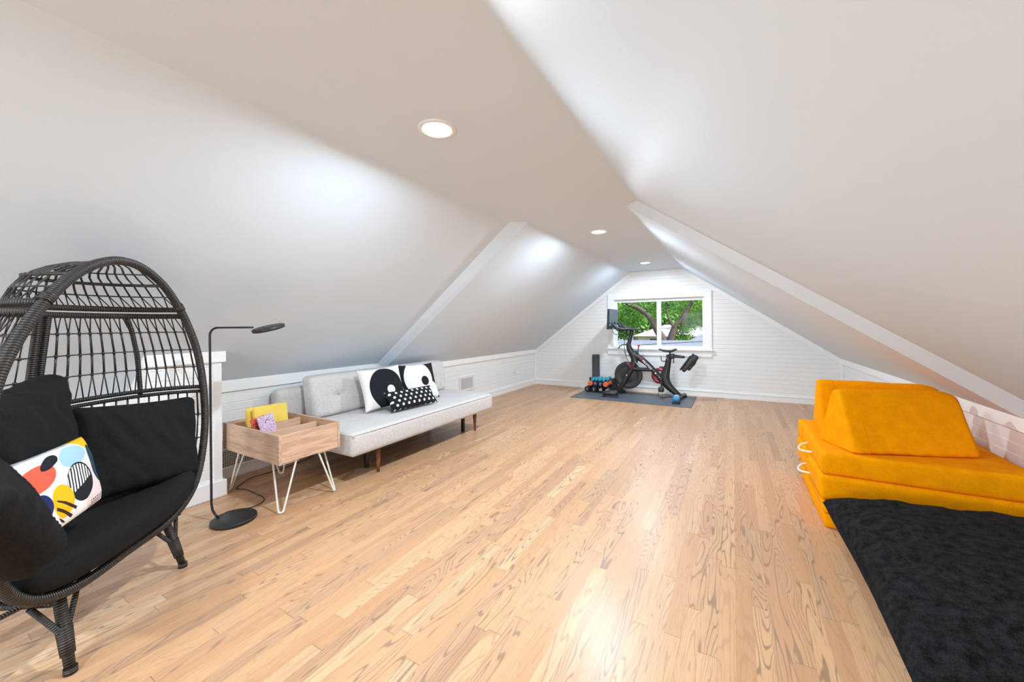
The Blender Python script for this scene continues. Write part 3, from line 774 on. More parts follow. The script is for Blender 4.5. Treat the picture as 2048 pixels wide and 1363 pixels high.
def sh(phi, h, inset=0):
    return CP(Wd(h)*math.sin(phi), (Dp(h))*math.cos(phi)**.8 if math.cos(phi) > 0 else 0, h)
def arc(h, r, n=36, p0=-math.pi/2, p1=math.pi/2, off=0):
    return [sh(p0+(p1-p0)*k/n, h)+Vector((0, 0, off)) for k in range(n+1)]
for h in (.968, .938): 
    bm = BM(); tube(bm, arc(h, 0), .0125, 10); finish(bm, 'horizontal_rib', M_WICK, egg, local=True)
for h, r in ((.575, .010), (.552, .009)):
    bm = BM(); tube(bm, arc(h, 0), r, 10); finish(bm, 'horizontal_rib', M_WICK, egg, local=True)
for s in (-1, 1):
    bm = BM(); tube(bm, [sh(0, .01+h*.93/20)+Vector((s*.0165, 0, 0)) for h in range(21)], .0125, 10); finish(bm, 'vertical_rib', M_WICK, egg, local=True)
    bm = BM(); tube(bm, [sh(s*math.radians(52), .56+h*.38/12) for h in range(13)], .0095, 10); finish(bm, 'vertical_rib', M_WICK, egg, local=True)
# woven net
bm = BM()
def ribbon(p, q, r=.0042): tube(bm, [p, q], r, 5, rv=.0022)
nph = 30
phis = [-math.pi/2+math.pi*(k+.5)/nph for k in range(nph)]
rows = [.862, .772, .682]
for ph in phis:
    d = math.pi/nph*.32
    for h0, h1 in zip(rows, rows[1:]): ribbon(sh(ph, h0), sh(ph, h1))
    for s in (-1, 1):
        ribbon(sh(ph, rows[0]), sh(ph+s*d, .932), .0026); ribbon(sh(ph, rows[-1]), sh(ph+s*d, .58), .0026)
    for h0, h1 in zip((.545, .43, .31, .19, .08), (.43, .31, .19, .08, .0)): ribbon(sh(ph, h0), sh(ph, h1))
for h in rows + [.43, .31, .19, .08]:
    tube(bm, arc(h, 0, 60), .0030, 6)
    for ph in phis:
        tube(bm, [sh(ph, h)+Vector((0, 0, -.006)), sh(ph, h)+Vector((0, 0, .006))], .0058, 6)
# dome above the bar: ribbons fan down from the crown, crossed by level strands
for ph in [-math.pi/2+math.pi*(k+.5)/24 for k in range(24)]:
    hs = (1.024, 1.05, 1.072, 1.095, 1.115, 1.132, 1.142)
    tube(bm, [sh(ph, h) for h in hs], .0042, 5, rv=.0022)
    for s_ in (-1, 1): ribbon(sh(ph, 1.024), sh(ph+s_*.045, .972), .0026)
    tube(bm, [sh(ph, 1.072)+Vector((0, 0, -.006)), sh(ph, 1.072)+Vector((0, 0, .006))], .0075, 6)
for h, r in ((1.024, .0032), (1.072, .0072), (1.112, .0030)): tube(bm, arc(h, 0, 48), r, 6)
tube(bm, [sh(0, h) for h in (1.125, 1.132, 1.139, 1.1435, 1.1475)], .0075, 8)
finish(bm, 'wicker_netting', M_RIBBON, egg, local=True)
# bottom platform of the basket
bm = BM()
for b in (.03, .12, .21, .29):
    w = .44*max(.1, 1-(b/.40)**2)**.5; tube(bm, [CP(-w, b, .05), CP(-w*.5, b, .012), CP(w*.5, b, .012), CP(w, b, .05)], .008, 8)
for e in (-.3, -.15, 0, .15, .3): tube(bm, [CP(e, 0, .0), CP(e, .30*(1-abs(e)), .012)], .010, 8)
finish(bm, 'base_slats', M_WICK, egg, local=True)
# legs: main post with two braces
def chair_leg(e, b, se, fe, fb):
    bm = BM()
    topp = CP(e, b, .005); foot = Vector((fe, fb, .008)); d = foot-topp
    mid = topp+d*.52
    tube(bm, [topp, mid, foot], [.0165, .0165, .0135], 12)
    tube(bm, [foot+Vector((0, 0, .012)), foot-Vector((0, 0, .008))], .0175, 14)
    tube(bm, [topp+d*.45, topp+d*.80], [.0215, .0185], 12)
    lg = finish(bm, 'leg', M_WICK, egg, local=True)
    bm = BM()
    for s in (-1, 1): tube(bm, [CP(e+s*.085, b+.005, .01), mid+Vector((s*.008, 0, 0)), mid+d*.12], .0085, 8)
    finish(bm, 'leg_brace', M_WICK, lg, local=True)
chair_leg(-.245, .03, -1, -.285, -.035); chair_leg(.245, .03, 1, .275, -.025)
chair_leg(-.20, .30, -1, -.26, .43); chair_leg(.20, .30, 1, .26, .43)
Mc = egg.matrix_basis.copy()
# seat cushion
def seatd(q):
    x, y, z = q.x, q.y, q.z; q = q.copy()
    yy = (y+.15)/.30                           # 0 front, 1 back
    k = (1-.55*max(0, yy)**2.2); q.x = x*k
    q.y = y - .035*(1-(x/.46)**2)*(1-yy)       # front bows outwards
    q.z += .075*(abs(x)/.43)**4                # rises into the sides
    if z > 0: q.z += -.012*(abs(x)/.45)**2 + .012*(1-yy) + noise.noise(Vector((x*7, y*7, 8)))*.006
    if z < 0: q.z += .0*(1-yy)
    fr = max(0, .22-yy)/.22
    q.z += -.012*fr if z > 0 else .0
    return q
bm = BM(); softbox(bm, (.80, .30, .122), .045, (40, 24, 10), seatd, Matrix.Translation((0, .135, Z0+.086)))
bm.transform(Mc); tag(finish(bm, 'seat_cushion', M_BLACKC), 'black seat cushion filling the bottom of the wicker egg chair', 'cushion')
def box_cushion(name, label, M, w, h, t, seed, group='black pillows in the egg chair', mat=None):
    def df(q):
        q = q.copy(); u, v = q.x/(w/2), q.y/(h/2)
        k = (1-abs(u)**3)*(1-abs(v)**3)
        q.z += math.copysign(.022*k, q.z)
        q.z += noise.noise(Vector((q.x*8+seed, q.y*5, seed)))*.012 + abs(noise.noise(Vector((q.x*13+q.y*9+seed, q.y*4-q.x*3, seed*2))))*-.018
        q.x *= 1-.05*(1-v*v); q.y *= 1-.05*(1-u*u)
        return q
    bm = BM(); softbox(bm, (w, h, t), min(t*.42, .05), (40, 32, 8), df)
    o = finish(bm, name, mat or M_BLACKC); o.matrix_world = M
    bm = BM(); e = .004
    pts = []
    for (a, b) in ((-1, -1), (0, -1.0), (1, -1), (1, 0), (1, 1), (0, 1), (-1, 1), (-1, 0)):
        s = .95 if a*b == 0 else .985
        pts.append((a*(w/2)*s, b*(h/2)*s, t/2-.022))
    tag(o, label, 'pillow', group); return o
def CW(e, b, h): return Mc @ CP(e, b, h)
def cdir(e, b, h): return (Mc.to_3x3() @ Vector((e, b, h)))
# right-hand back pillow: from the back centre to the right end of the hoop
a, b = Vector((.03, .205, 0)), Vector((.435, .045, 0)); u = cdir(*(b-a))+Vector((0, 0, -.035)); c = (a+b)/2
box_cushion('back_pillow', 'black back pillow on the right side of the egg chair', basis(CW(c.x+.01, c.y, .352), u, cdir(.02, .05, .36)), .50, .395, .10, 3)
a, b = Vector((-.43, .10, 0)), Vector((-.02, .225, 0)); u = cdir(*(b-a))+Vector((0, 0, .05)); c = (a+b)/2
box_cushion('back_pillow', 'black back pillow on the left side of the egg chair, behind the printed pillow', basis(CW(c.x+.015, c.y-.01, .455), u, cdir(-.01, .05, .44)), .48, .48, .11, 11)
Mf = basis(CW(-.51, -.03, .388), cdir(.20, .05, -.24), cdir(.10, .24, .16))
box_cushion('front_pillow', 'black pillow slumped over the left front corner of the egg chair', Mf, .36, .30, .13, 17)
fp = bpy.data.objects['front_pillow']
bm = BM(); tube(bm, smooth_path([(-.172, .02, .030), (-.165, .115, .048), (-.09, .142, .058), (.03, .144, .060), (.12, .135, .055), (.165, .10, .046), (.172, .0, .034)], 6), .017, 10, rv=.009)
ff = finish(bm, 'folded_flange', M_BLACKC, fp, local=True)
Ma = basis(CW(-.305, -.012, .372), cdir(.40, .13, -.02), cdir(.09, .07, .17))
put_pillow('printed_pillow', 'white oblong pillow printed with colourful abstract shapes in the egg chair', M_ABS, Ma @ Matrix.Diagonal((.92, .80, 1, 1)), .50, .31, .09, 21, group=None, pinch=.04)
# ------------------------------------------------------------------ yellow play couch
couch = thing('play_couch', 'mustard yellow folded foam play couch stacked against the right wall', 'sofa', (.83, 3.05, 0))
CX0, CX1, CY0, CY1 = .415, 1.215, 2.645, 3.50
def slab(name, x0, x1, y0, y1, z0, z1, r=.012, seed=0):
    def df(q):
        q = q.copy(); n_ = noise.noise(Vector((q.x*4+seed, q.y*4, q.z*6)))*.006
        q.x += n_ if abs(q.x) > (x1-x0)/2-.02 else 0; q.y += n_ if abs(q.y) > (y1-y0)/2-.02 else 0
        return q
    bm = BM(); softbox(bm, (x1-x0, y1-y0, z1-z0), r, (30, 30, 5), df, Matrix.Translation(((x0+x1)/2, (y0+y1)/2, (z0+z1)/2)))
    return finish(bm, name, M_YEL, couch)
s1 = slab('bottom_layer', CX0+.008, CX1, CY0+.008, CY1, .0, .079, .010, 1)
s2 = slab('lower_layer', CX0+.004, CX1, CY0+.006, CY1, .079, .158, .010, 2)
s3 = slab('middle_layer', CX0-.012, CX1, CY0-.008, CY1, .158, .290, .014, 3)
s4 = slab('top_layer', CX0-.002, CX1, CY0+.012, CY1+.03, .290, .408, .012, 4)
for par, z in ((s4, .325), (s3, .205)):
    for yy in (3.03,):
        bm = BM(); y0 = yy if par is s4 else yy-.04
        x0 = CX0-.004 if par is s4 else CX0-.012
        tube(bm, smooth_path([(x0+.01, y0+.09, z+.012), (x0-.025, y0+.075, z+.004), (x0-.05, y0+.035, z-.012), (x0-.042, y0+.0, z-.018), (x0-.01, y0-.035, z-.012), (x0+.01, y0-.05, z-.008)], 6), .0052, 8)
        o = finish(bm, 'rope_handle', M_ROPE, couch)
# soft triangular wedges
def wedge(name, label, M, L, base, h, r=.035, seed=0, trim_=.055):
    """triangular prism: axis along local x, base on local z=0, apex rounded; the far top corner is rounded off"""
    t = bpy.data.objects.new(name, None); COL.objects.link(t); t.matrix_world = M; t.matrix_basis = M
    tag(t, label, 'cushion', 'yellow wedge cushions on the play couch')
    # rounded triangle outline in (y,z)
    tri = [Vector((-base/2, 0)), Vector((base/2, 0)), Vector((0, h))]; rr = [.018, .018, r]; out = []
    for i in range(3):
        p = tri[i]; a = (tri[i-1]-p).normalized(); b = (tri[(i+1) % 3]-p).normalized()
        half = math.acos(max(-1, min(1, a.dot(b))))/2; dist = rr[i]/math.tan(half); cen = p+(a+b).normalized()*(rr[i]/math.sin(half))
        s = p+a*dist; e = p+b*dist; a0 = math.atan2(*(s-cen).yx); a1 = math.atan2(*(e-cen).yx)
        while a1 < a0: a1 += 2*math.pi
        if a1-a0 > math.pi: a1 -= 2*math.pi
        for k in range(7): an = a0+(a1-a0)*k/6; out.append(cen+Vector((math.cos(an), math.sin(an)))*rr[i])
    # refine the long sides
    ref = []
    for i in range(len(out)):
        p, q = out[i], out[(i+1) % len(out)]; n = max(1, int((q-p).length/.025))
        for k in range(n): ref.append(p.lerp(q, k/n))
    out = ref; n = len(out); cen = Vector((0, h*.36))
    bm = BM(); rings = []; ns = 34
    for k in range(ns+1):
        x = -L/2+L*k/ns; e = min(x+L/2, L/2-x); s = 1-.03*max(0, 1-e/.018)**2
        ring_ = []
        for p in out:
            q = cen+(p-cen)*s
            zz = q.y
            # apex falls away towards the right-hand end
            xr = max(0, (x-(L/2-.13))/.13); zz -= (zz/h)**3*.045*xr**2.6
            dn = noise.noise(Vector((x*5+seed, p.x*6, p.y*6)))*.006 + .0016*math.sin(x*70+p.y*18)*(1 if 0.0 < p.y < h*.35 else .25)
            out_dir = (q-cen).normalized()
            ring_.append(bm.verts.new((x, q.x+out_dir.x*dn, max(0, zz+out_dir.y*dn))))
        rings.append(ring_)
    for a, b in zip(rings, rings[1:]):
        for j in range(n):
            f = bm.faces.new((a[j], a[(j+1) % n], b[(j+1) % n], b[j])); f.smooth = True
    bm.faces.new(rings[0]); bm.faces.new(rings[-1][::-1])
    finish(bm, 'foam_wedge', M_YEL, t, local=True)
    bm = BM(); tube(bm, [(-L/2+.075 + .0, cen.x+(p-cen).x*1.004, cen.y+(p-cen).y*1.004) for p in out], .0016, 5, True)
    finish(bm, 'seam', M_YEL, t, local=True)
    return t
W1 = basis((.775, 2.935, .410), (.929, .371, 0), (-.371, .929, 0))
wedge('wedge_cushion', 'front mustard yellow triangular wedge cushion on the play couch', W1, .58, .31, .385, .035, 2)
W2 = basis((.790, 3.335, .410), (.999, .02, 0), (-.02, .999, 0))
wedge('wedge_cushion', 'rear mustard yellow triangular wedge cushion, behind the front wedge', W2, .585, .28, .40, .04, 6)
# ------------------------------------------------------------------ black floor cushion, right foreground
bm = BM(); pillow(bm, 1.02, 1.12, .30, pinch=.045, wr=.014, seed=31, n=60, sq=.36)
fc = finish(bm, 'floor_cushion', M_FELT)
fc.matrix_world = basis((.925, 2.035, .150), (.998, .02, .03), (-.02, .998, .055))
tag(fc, 'big charcoal black floor cushion in front of the yellow play couch', 'floor cushion')

# ------------------------------------------------------------------ exercise corner: mat, bike, weights
mt = None
bm = BM(); box(bm, -2.19, -.485, 5.56, 6.42, 0, .007); mt = finish(bm, 'exercise_mat', M_RUB, mods=[BEV(.002)]); tag(mt, 'thin dark grey rubber exercise mat under the black bike', 'mat')
MZ = .007
bike = thing('exercise_bike', 'black stationary exercise bike with screen, standing before the window', 'exercise bike', (-1.15, 6.1, MZ))
BY = 6.12
def flat(bm, pts, half, th=.028, y=BY, seg=12):
    """flattened bar in the vertical plane y: pts (x,z), half = half height in the plane, th = half thickness"""
    p = smooth_path([(a, y, b) for a, b in pts], 5)
    if isinstance(half, (list, tuple)):
        hs = [v.x for v in smooth_path([(h, 0, 0) for h in half], 5)]
    else: hs = half
    rr = [th]*len(p)
    return tube(bm, p, rr, seg, rv=hs)
def part(name, mat, fn, parent=None, **k):
    bm = BM(); fn(bm); return finish(bm, name, mat, parent or bike, **k)
fr = part('main_frame', M_BIKE, lambda bm: (
    flat(bm, [(-1.428, .80), (-1.405, .72), (-1.355, .63), (-1.335, .555), (-1.365, .46), (-1.44, .33), (-1.52, .17), (-1.595, .055)], [.036, .048, .056, .054, .050, .044, .040, .036]),
    flat(bm, [(-1.375, .645), (-1.27, .60), (-1.159, .52), (-1.05, .405), (-.94, .27)], [.066, .050, .041, .041, .044], .028),
    flat(bm, [(-1.375, .425), (-1.23, .42), (-1.09, .425)], .030, .026),
    flat(bm, [(-.835, .60), (-.862, .45), (-.895, .33), (-.885, .25), (-.82, .165), (-.69, .050)], [.040, .048, .072, .072, .054, .038], .032)))
part('handlebar_post', M_BIKE, lambda bm: flat(bm, [(-1.425, .78), (-1.398, .90), (-1.372, 1.02)], .031, .026))
part('post_collar', M_BIKE2, lambda bm: flat(bm, [(-1.428, .785), (-1.42, .82)], .037, .032))
part('height_lever', M_BIKE, lambda bm: tube(bm, [(-1.44, 6.07, .80), (-1.50, 6.06, .80), (-1.545, 6.05, .775), (-1.56, 6.05, .74)], .0085, 8))
def hb(bm):
    for s in (-1, 1):
        tube(bm, smooth_path([(-1.36, BY+s*.02, 1.035), (-1.40, BY+s*.11, 1.040), (-1.50, BY+s*.15, 1.050), (-1.575, BY+s*.17, 1.075), (-1.615, BY+s*.17, 1.115), (-1.640, BY+s*.16, 1.145)], 5), [.017]*26, 10)
        tube(bm, smooth_path([(-1.37, BY+s*.02, 1.03), (-1.45, BY+s*.05, 1.06), (-1.50, BY+s*.06, 1.10), (-1.525, BY+s*.06, 1.145)], 4), .015, 10)
    tube(bm, [(-1.42, BY-.10, 1.030), (-1.42, BY+.10, 1.030)], .016, 10)
    softbox(bm, (.16, .14, .035), .012, (6, 6, 3), None, Matrix.Translation((-1.335, BY, 1.037)))
part('handlebar', M_BIKE2, hb)
part('screen_arm', M_BIKE, lambda bm: tube(bm, smooth_path([(-1.43, BY, 1.035), (-1.52, BY, 1.020), (-1.60, BY, 1.03), (-1.665, BY, 1.10)], 5), .014, 10))
scr = part('touch_screen', M_BLACK, lambda bm: softbox(bm, (.030, .54, .32), .010, (4, 12, 8), None, Matrix.Translation((-1.672, 6.12, 1.20)) @ Matrix.Rotation(math.radians(3), 4, 'Y')))
bm = BM(); box(bm, -.0005, .0005, -.255, .255, -.148, .148, Matrix.Translation((-1.6560, 6.12, 1.20)) @ Matrix.Rotation(math.radians(3), 4, 'Y')); finish(bm, 'display_glass', M_SCREEN, scr)
part('cable', M_BLACK, lambda bm: (tube(bm, smooth_path([(-1.66, 6.02, 1.05), (-1.62, 5.98, .98), (-1.56, 5.98, .955), (-1.50, 6.0, .99), (-1.46, 6.05, 1.02)], 6), .0045, 6),
    tube(bm, smooth_path([(-1.43, 6.09, 1.02), (-1.455, 6.07, .95), (-1.475, 6.06, .82), (-1.465, 6.06, .68), (-1.45, 6.07, .60), (-1.42, 6.08, .55)], 6), .0045, 6)))
part('resistance_cover', M_GREYM, lambda bm: flat(bm, [(-1.49, .72), (-1.455, .66), (-1.42, .635)], .020, .030, 6.10))
part('brake_caliper', M_GREYM, lambda bm: flat(bm, [(-1.44, .52), (-1.40, .47)], .022, .028, 6.10))
part('brake_pad_arm', M_PINK, lambda bm: flat(bm, [(-1.44, .53), (-1.40, .48), (-1.385, .44)], .016, .031, 6.09))
part('resistance_knob', M_RED, lambda bm: (lathe(bm, [(0, .020), (.016, .016), (.021, .004), (.018, -.010), (0, -.014)], Matrix.Translation((-1.270, BY, .785)), 20)))
part('knob_stem', M_BIKE, lambda bm: (cyl(bm, (-1.272, BY, .775), (-1.285, BY, .66), .008, .008, 10), softbox(bm, (.05, .05, .07), .012, (4, 4, 4), None, Matrix.Translation((-1.298, BY, .672)))))
Rf = Matrix.Translation((-1.441, BY+.035, .315)) @ Matrix.Rotation(math.pi/2, 4, 'X')
fwl = part('flywheel', M_BIKE2, lambda bm: lathe(bm, [(0, .022), (.10, .022), (.106, .018), (.150, .018), (.156, .024), (.200, .024), (.213, .016), (.213, -.014), (.20, -.020), (0, -.020)], Rf, 56))
part('axle_cap', M_SILV, lambda bm: lathe(bm, [(0, .012), (.010, .010), (.014, 0)], Matrix.Translation((-1.455, BY-.030, .315)) @ Matrix.Rotation(math.pi/2, 4, 'X'), 16), fwl)
part('belt_guard', M_GREYM, lambda bm: prism(bm, [(-1.40, .42), (-1.20, .395), (-.98, .43), (-.90, .36), (-.94, .20), (-1.02, .205), (-1.20, .255), (-1.40, .21)], Matrix.Translation((0, BY+.075, 0)), .022), mods=[BEV(.006)])
Rc = Matrix.Translation((-.975, BY+.050, .330)) @ Matrix.Rotation(math.pi/2, 4, 'X')
part('drive_ring', M_PINK, lambda bm: lathe(bm, [(.070, .006), (.080, .012), (.112, .012), (.120, .004), (.120, -.008), (.070, -.008)], Rc, 40))
part('drive_disc', M_GREYM, lambda bm: lathe(bm, [(0, .004), (.071, .004)], Rc, 40))
cr = part('crank_arm', M_BIKE, lambda bm: (flat(bm, [(-.935, .30), (-.930, .16)], .014, .009, BY-.065), flat(bm, [(-.935, .30), (-.945, .44)], .014, .009, BY+.115), cyl(bm, (-.935, BY-.07, .30), (-.935, BY+.12, .30), .014)))
part('pedal', M_BIKE2, lambda bm: softbox(bm, (.075, .095, .075), .012, (4, 4, 4), None, Matrix.Translation((-.928, BY-.125, .150))), cr)
part('pedal', M_BIKE2, lambda bm: softbox(bm, (.10, .095, .03), .012, (4, 4, 4), None, Matrix.Translation((-.946, BY+.175, .445))), cr)
part('seat_post', M_BIKE, lambda bm: (flat(bm, [(-.845, .56), (-.830, .66)], .022, .022), flat(bm, [(-.825, .655), (-.815, .70)], .010, .010)))
part('seat_slider', M_BIKE, lambda bm: (flat(bm, [(-.87, .632), (-.78, .640), (-.62, .628)], [.022, .026, .018], .020), softbox(bm, (.07, .05, .08), .012, (4, 4, 4), None, Matrix.Translation((-.79, BY, .635)))))
part('seat_lever', M_BIKE, lambda bm: (tube(bm, [(-.938, BY-.04, .635), (-.936, BY-.04, .575), (-.925, BY-.04, .560), (-.86, BY-.03, .560)], .0065, 8)))
part('slider_lever', M_BIKE, lambda bm: tube(bm, [(-.768, BY-.03, .62), (-.765, BY-.03, .535)], .0065, 8))
def saddle(q):
    q = q.copy(); t = (q.x+.125)/.25     # 0 nose, 1 rear
    q.y *= .28+.72*min(1, max(0, (t-.25)/.6))**1.2; q.z += .018*(t-.55)**2*4-.012 + (.012 if t > .8 else 0) - (.0 if q.z > 0 else -.010*(1-t)); return q
part('saddle', M_BIKE2, lambda bm: softbox(bm, (.25, .15, .035), .016, (16, 10, 4), saddle, Matrix.Translation((-.852, BY, .722))))
part('saddle_rail', M_SILV, lambda bm: tube(bm, smooth_path([(-.935, BY, .712), (-.87, BY, .690), (-.80, BY, .692), (-.765, BY, .705)], 4), .0045, 6))
def foot(bm, x0, y0, x1, y1):
    tube(bm, smooth_path([(x0, y0, .040), ((x0*3+x1)/4, (y0*3+y1)/4, .046), ((x0+x1)/2, (y0+y1)/2, .050), ((x0+3*x1)/4, (y0+3*y1)/4, .046), (x1, y1, .040)], 5), [.030]*21, 12, rv=.026)
for (x0, y0, x1, y1) in ((-1.70, 5.93, -1.555, 6.31), (-.70, 5.97, -.645, 6.34)):
    ft = part('stabiliser_foot', M_BIKE, lambda bm: foot(bm, x0, y0, x1, y1))
    for (a, b) in ((x0, y0), (x1, y1)):
        part('levelling_pad', M_DKRUB, lambda bm: lathe(bm, [(0, .022), (.030, .020), (.034, .004), (.030, 0), (0, 0)], Matrix.Translation((a, b, MZ)), 20), ft)
# lettering down the diagonal tube
dd = Vector((-1.02+1.20, 0, .372-.555)).normalized()
Mt = basis((-1.135, BY-.0275, .487), dd, (-dd.z*1, 0, dd.x))
tm = text_mesh('lettering', 'PELOTON', .040, Mt @ Matrix.Translation((-.01, 0, 0)), M_WHITEP, fr, .0008, bold=.001)
part('logo_mark', M_RED, lambda bm: (lathe(bm, [(.011, .001), (.018, .001), (.018, -.002), (.011, -.002)], Mt @ Matrix.Translation((-.125, 0, 0)), 24), box(bm, -.148, -.141, -.022, .022, -.002, .001, Mt), box(bm, -.109, -.102, -.022, .022, -.002, .001, Mt)), fr)
part('frame_sticker', M_WHITEP, lambda bm: box(bm, .150, .172, -.008, .012, -.002, .001, Mt), fr)
part('frame_sticker', M_WHITEP, lambda bm: box(bm, .232, .246, -.004, .004, -.002, .001, Mt), fr)
part('water_bottle_cage', M_GREYM, lambda bm: tube(bm, smooth_path([(-1.32, BY-.02, .555), (-1.305, BY-.035, .52), (-1.275, BY-.035, .50), (-1.25, BY-.02, .49)], 4), .004, 6))
part('power_cable', M_BLACK, lambda bm: tube(bm, smooth_path([(-.94, 6.16, .18), (-1.00, 6.18, .05), (-.96, 6.10, .014), (-.88, 6.14, .014), (-.84, 6.22, .014), (-.76, 6.20, .014)], 6), .004, 6))
# cycling shoes hung behind the saddle and shoes at the feet
def shoe(name, label, M, up, sole, L=.27, accent=None, G='shoes around the exercise bike'):
    t = bpy.data.objects.new(name, None); COL.objects.link(t); t.matrix_basis = M; tag(t, label, 'shoe', G)
    def df(q):
        q = q.copy(); k = (q.x+L/2)/L       # 0 heel, 1 toe
        w = .70+.30*math.sin(min(1, k*1.15)*math.pi*.62); q.y *= w
        if q.z > 0: q.z *= (1.05-.10*k if k < .38 else max(.42, 1.22-1.25*(k-.38)))
        if k > .85: q.z += .008*(k-.85)/.15
        return q
    bm = BM(); softbox(bm, (L, .095, .085), .035, (18, 8, 8), df, Matrix.Translation((0, 0, .058))); finish(bm, 'upper', up, t, local=True)
    def ds(q):
        q = q.copy(); k = (q.x+L/2)/L; q.y *= .68+.32*math.sin(min(1, k*1.15)*math.pi*.62); return q
    bm = BM(); softbox(bm, (L*1.02, .100, .024), .010, (16, 6, 3), ds, Matrix.Translation((0, 0, .013))); finish(bm, 'sole', sole, t, local=True)
    bm = BM()
    for k in (0, 1, 2): tube(bm, [(.01+k*.032, -.040, .060-k*.006), (.012+k*.032, -.022, .100-k*.012), (.012+k*.032, .022, .100-k*.012), (.01+k*.032, .040, .060-k*.006)], .006, 6)
    finish(bm, 'strap', accent or M_BIKE2, t, local=True)
    return t
shoe('cycling_shoe', 'black cycling shoe hanging toe down behind the bike saddle, nearer one', basis((-.615, 6.075, .555), (-.55, .0, -.83), (0, 1, .0)), M_BIKE2, M_BIKE, .25, M_SILV)
shoe('cycling_shoe', 'second black cycling shoe hanging behind the nearer one', basis((-.575, 6.185, .570), (-.45, .0, -.89), (0, 1, .0)), M_BIKE2, M_BIKE, .25)
shoe('trainer_shoe', 'blue and black shoe on the mat at the bike rear foot', basis((-.700, 5.825, MZ), (.06, -1, 0), (1, .06, 0)), M_BLUE, M_DKRUB, .22, M_WHITEP)
shoe('trainer_shoe', 'black shoe on the mat at the bike front foot', basis((-1.640, 5.838, MZ), (-.995, -.10, 0), (.10, -.995, 0)), M_BIKE, M_BIKE2, .24)
# dumbbells
def dumbbell(name, label, x, y, z, r, mat, L=.17, num=None, hexa=True, seg=6, G='dumbbells stacked by the bike mat'):
    t = bpy.data.objects.new(name, None); COL.objects.link(t); t.matrix_basis = Matrix.Translation((x, y, z)); tag(t, label, 'dumbbell', G)
    for s, nm in ((-1, 'weight_head'), (1, 'weight_head')):
        bm = BM(); w = .055
        Mx = Matrix.Translation((0, s*(L/2-w/2), 0)) @ Matrix.Rotation(math.pi/2, 4, 'X') @ Matrix.Rotation(math.pi/6, 4, 'Z')
        lathe(bm, [(0, w/2), (r*.80, w/2), (r, w/2-.010), (r, -w/2+.010), (r*.80, -w/2), (0, -w/2)], Mx, seg)
        for f in bm.faces: f.smooth = False
        finish(bm, nm, mat, t, local=True)
    bm = BM(); tube(bm, [(0, -L/2+.05, 0), (0, 0, 0), (0, L/2-.05, 0)], [.013, .017, .013], 12); finish(bm, 'handle', mat, t, local=True)
    if num:
        o = text_mesh('number', num, r*1.0, Matrix.Translation((0, -L/2-.0006, 0)) @ Matrix.Rotation(math.pi/2, 4, 'X') @ Matrix.Rotation(.2, 4, 'Z'), M_WHITEP, None, bold=.0008); o.parent = t
DY = 6.17
rk = thing('dumbbell_rack', 'low black rack holding the dumbbells beside the bike flywheel', 'rack', (-1.90, 6.26, 0))
Mz = .007
def rackp(bm):
    box(bm, -2.15, -1.665, 6.26, 6.38, Mz, .020)
    box(bm, -1.70, -1.665, 6.12, 6.38, Mz, .245); box(bm, -2.15, -1.665, 6.365, 6.38, Mz, .215)
part('rack_body', M_DKRUB, rackp, rk, mods=[BEV(.004)])
for k, (x, nm, tx) in enumerate(((-2.095, 'leftmost in the bottom row', '1'), (-1.985, 'second from left in the bottom row', '1'), (-1.872, 'third from left in the bottom row', '10'), (-1.757, 'rightmost in the bottom row', '02'))):
    dumbbell('dumbbell', 'black hexagonal dumbbell, '+nm+' of the stack', x, 6.165, .058, .051, M_DKRUB, num=tx)
dumbbell('dumbbell', 'single orange dumbbell at the left of the middle row', -2.045, 6.165, .151, .042, M_ORNG, seg=10)
dumbbell('dumbbell', 'navy dumbbell beside the left orange one in the middle row', -1.958, 6.165, .149, .041, M_NAVY, num='7')
dumbbell('dumbbell', 'navy dumbbell second of the two in the middle of the stack', -1.874, 6.165, .149, .041, M_NAVY, num='7')
dumbbell('dumbbell', 'orange dumbbell on the right of the middle row, front one', -1.788, 6.155, .150, .043, M_ORNG, seg=10)
dumbbell('dumbbell', 'orange dumbbell at the far right, behind the other orange one', -1.742, 6.275, .172, .040, M_ORNG, L=.10, seg=10)
for k, (x, dz, nm) in enumerate(((-2.005, 0, 'leftmost'), (-1.943, .004, 'second from left'), (-1.882, .002, 'middle'), (-1.822, -.002, 'fourth from left'), (-1.765, .012, 'rightmost'))):
    dumbbell('dumbbell', 'turquoise dumbbell in the top row, '+nm+' of five', x, 6.170+(.03 if k == 4 else 0), .222+dz, .0285, M_TURQ, seg=8)
cb = thing('foam_block', 'tall dark grey square foam block standing on end behind the dumbbells', 'foam block', (-2.035, 6.44, 0))
bm = BM(); softbox(bm, (.105, .105, .600), .006, (4, 4, 10), None, Matrix.Translation((-2.060, 6.452, .30))); finish(bm, 'foam_block_body', simple('dark_grey_foam', (.075, .077, .080), .8), cb)
# ------------------------------------------------------------------ outside the window
GZ = -3.0
bm = BM(); box(bm, -40, 30, 7.5, 60, GZ-.1, GZ); gd = finish(bm, 'ground_outside', M_GROUND); tag(gd, kind='structure')
bt2 = thing('garage_building', 'flat looking grey shingled roof of the neighbouring garage below the window', 'building', (-2.5, 11, GZ))
bm = BM(); v = [(-8, 8.6, -.10), (3.5, 8.6, -.05), (3.5, 13, .640), (-8, 13, .545)]
a = [bm.verts.new(p) for p in v]; b = [bm.verts.new((p[0], p[1], p[2]-.15)) for p in v]; bm.faces.new(a); bm.faces.new(b[::-1])
for i in range(4): bm.faces.new((a[i], a[(i+1) % 4], b[(i+1) % 4], b[i]))
finish(bm, 'roof', M_ROOF, bt2); bm = BM(); box(bm, -7.7, 3.2, 8.8, 12.9, GZ, -.26); box(bm, -7.7, 3.2, 12.6, 12.9, -.26, .38); finish(bm, 'wall', M_EXTW, bt2)
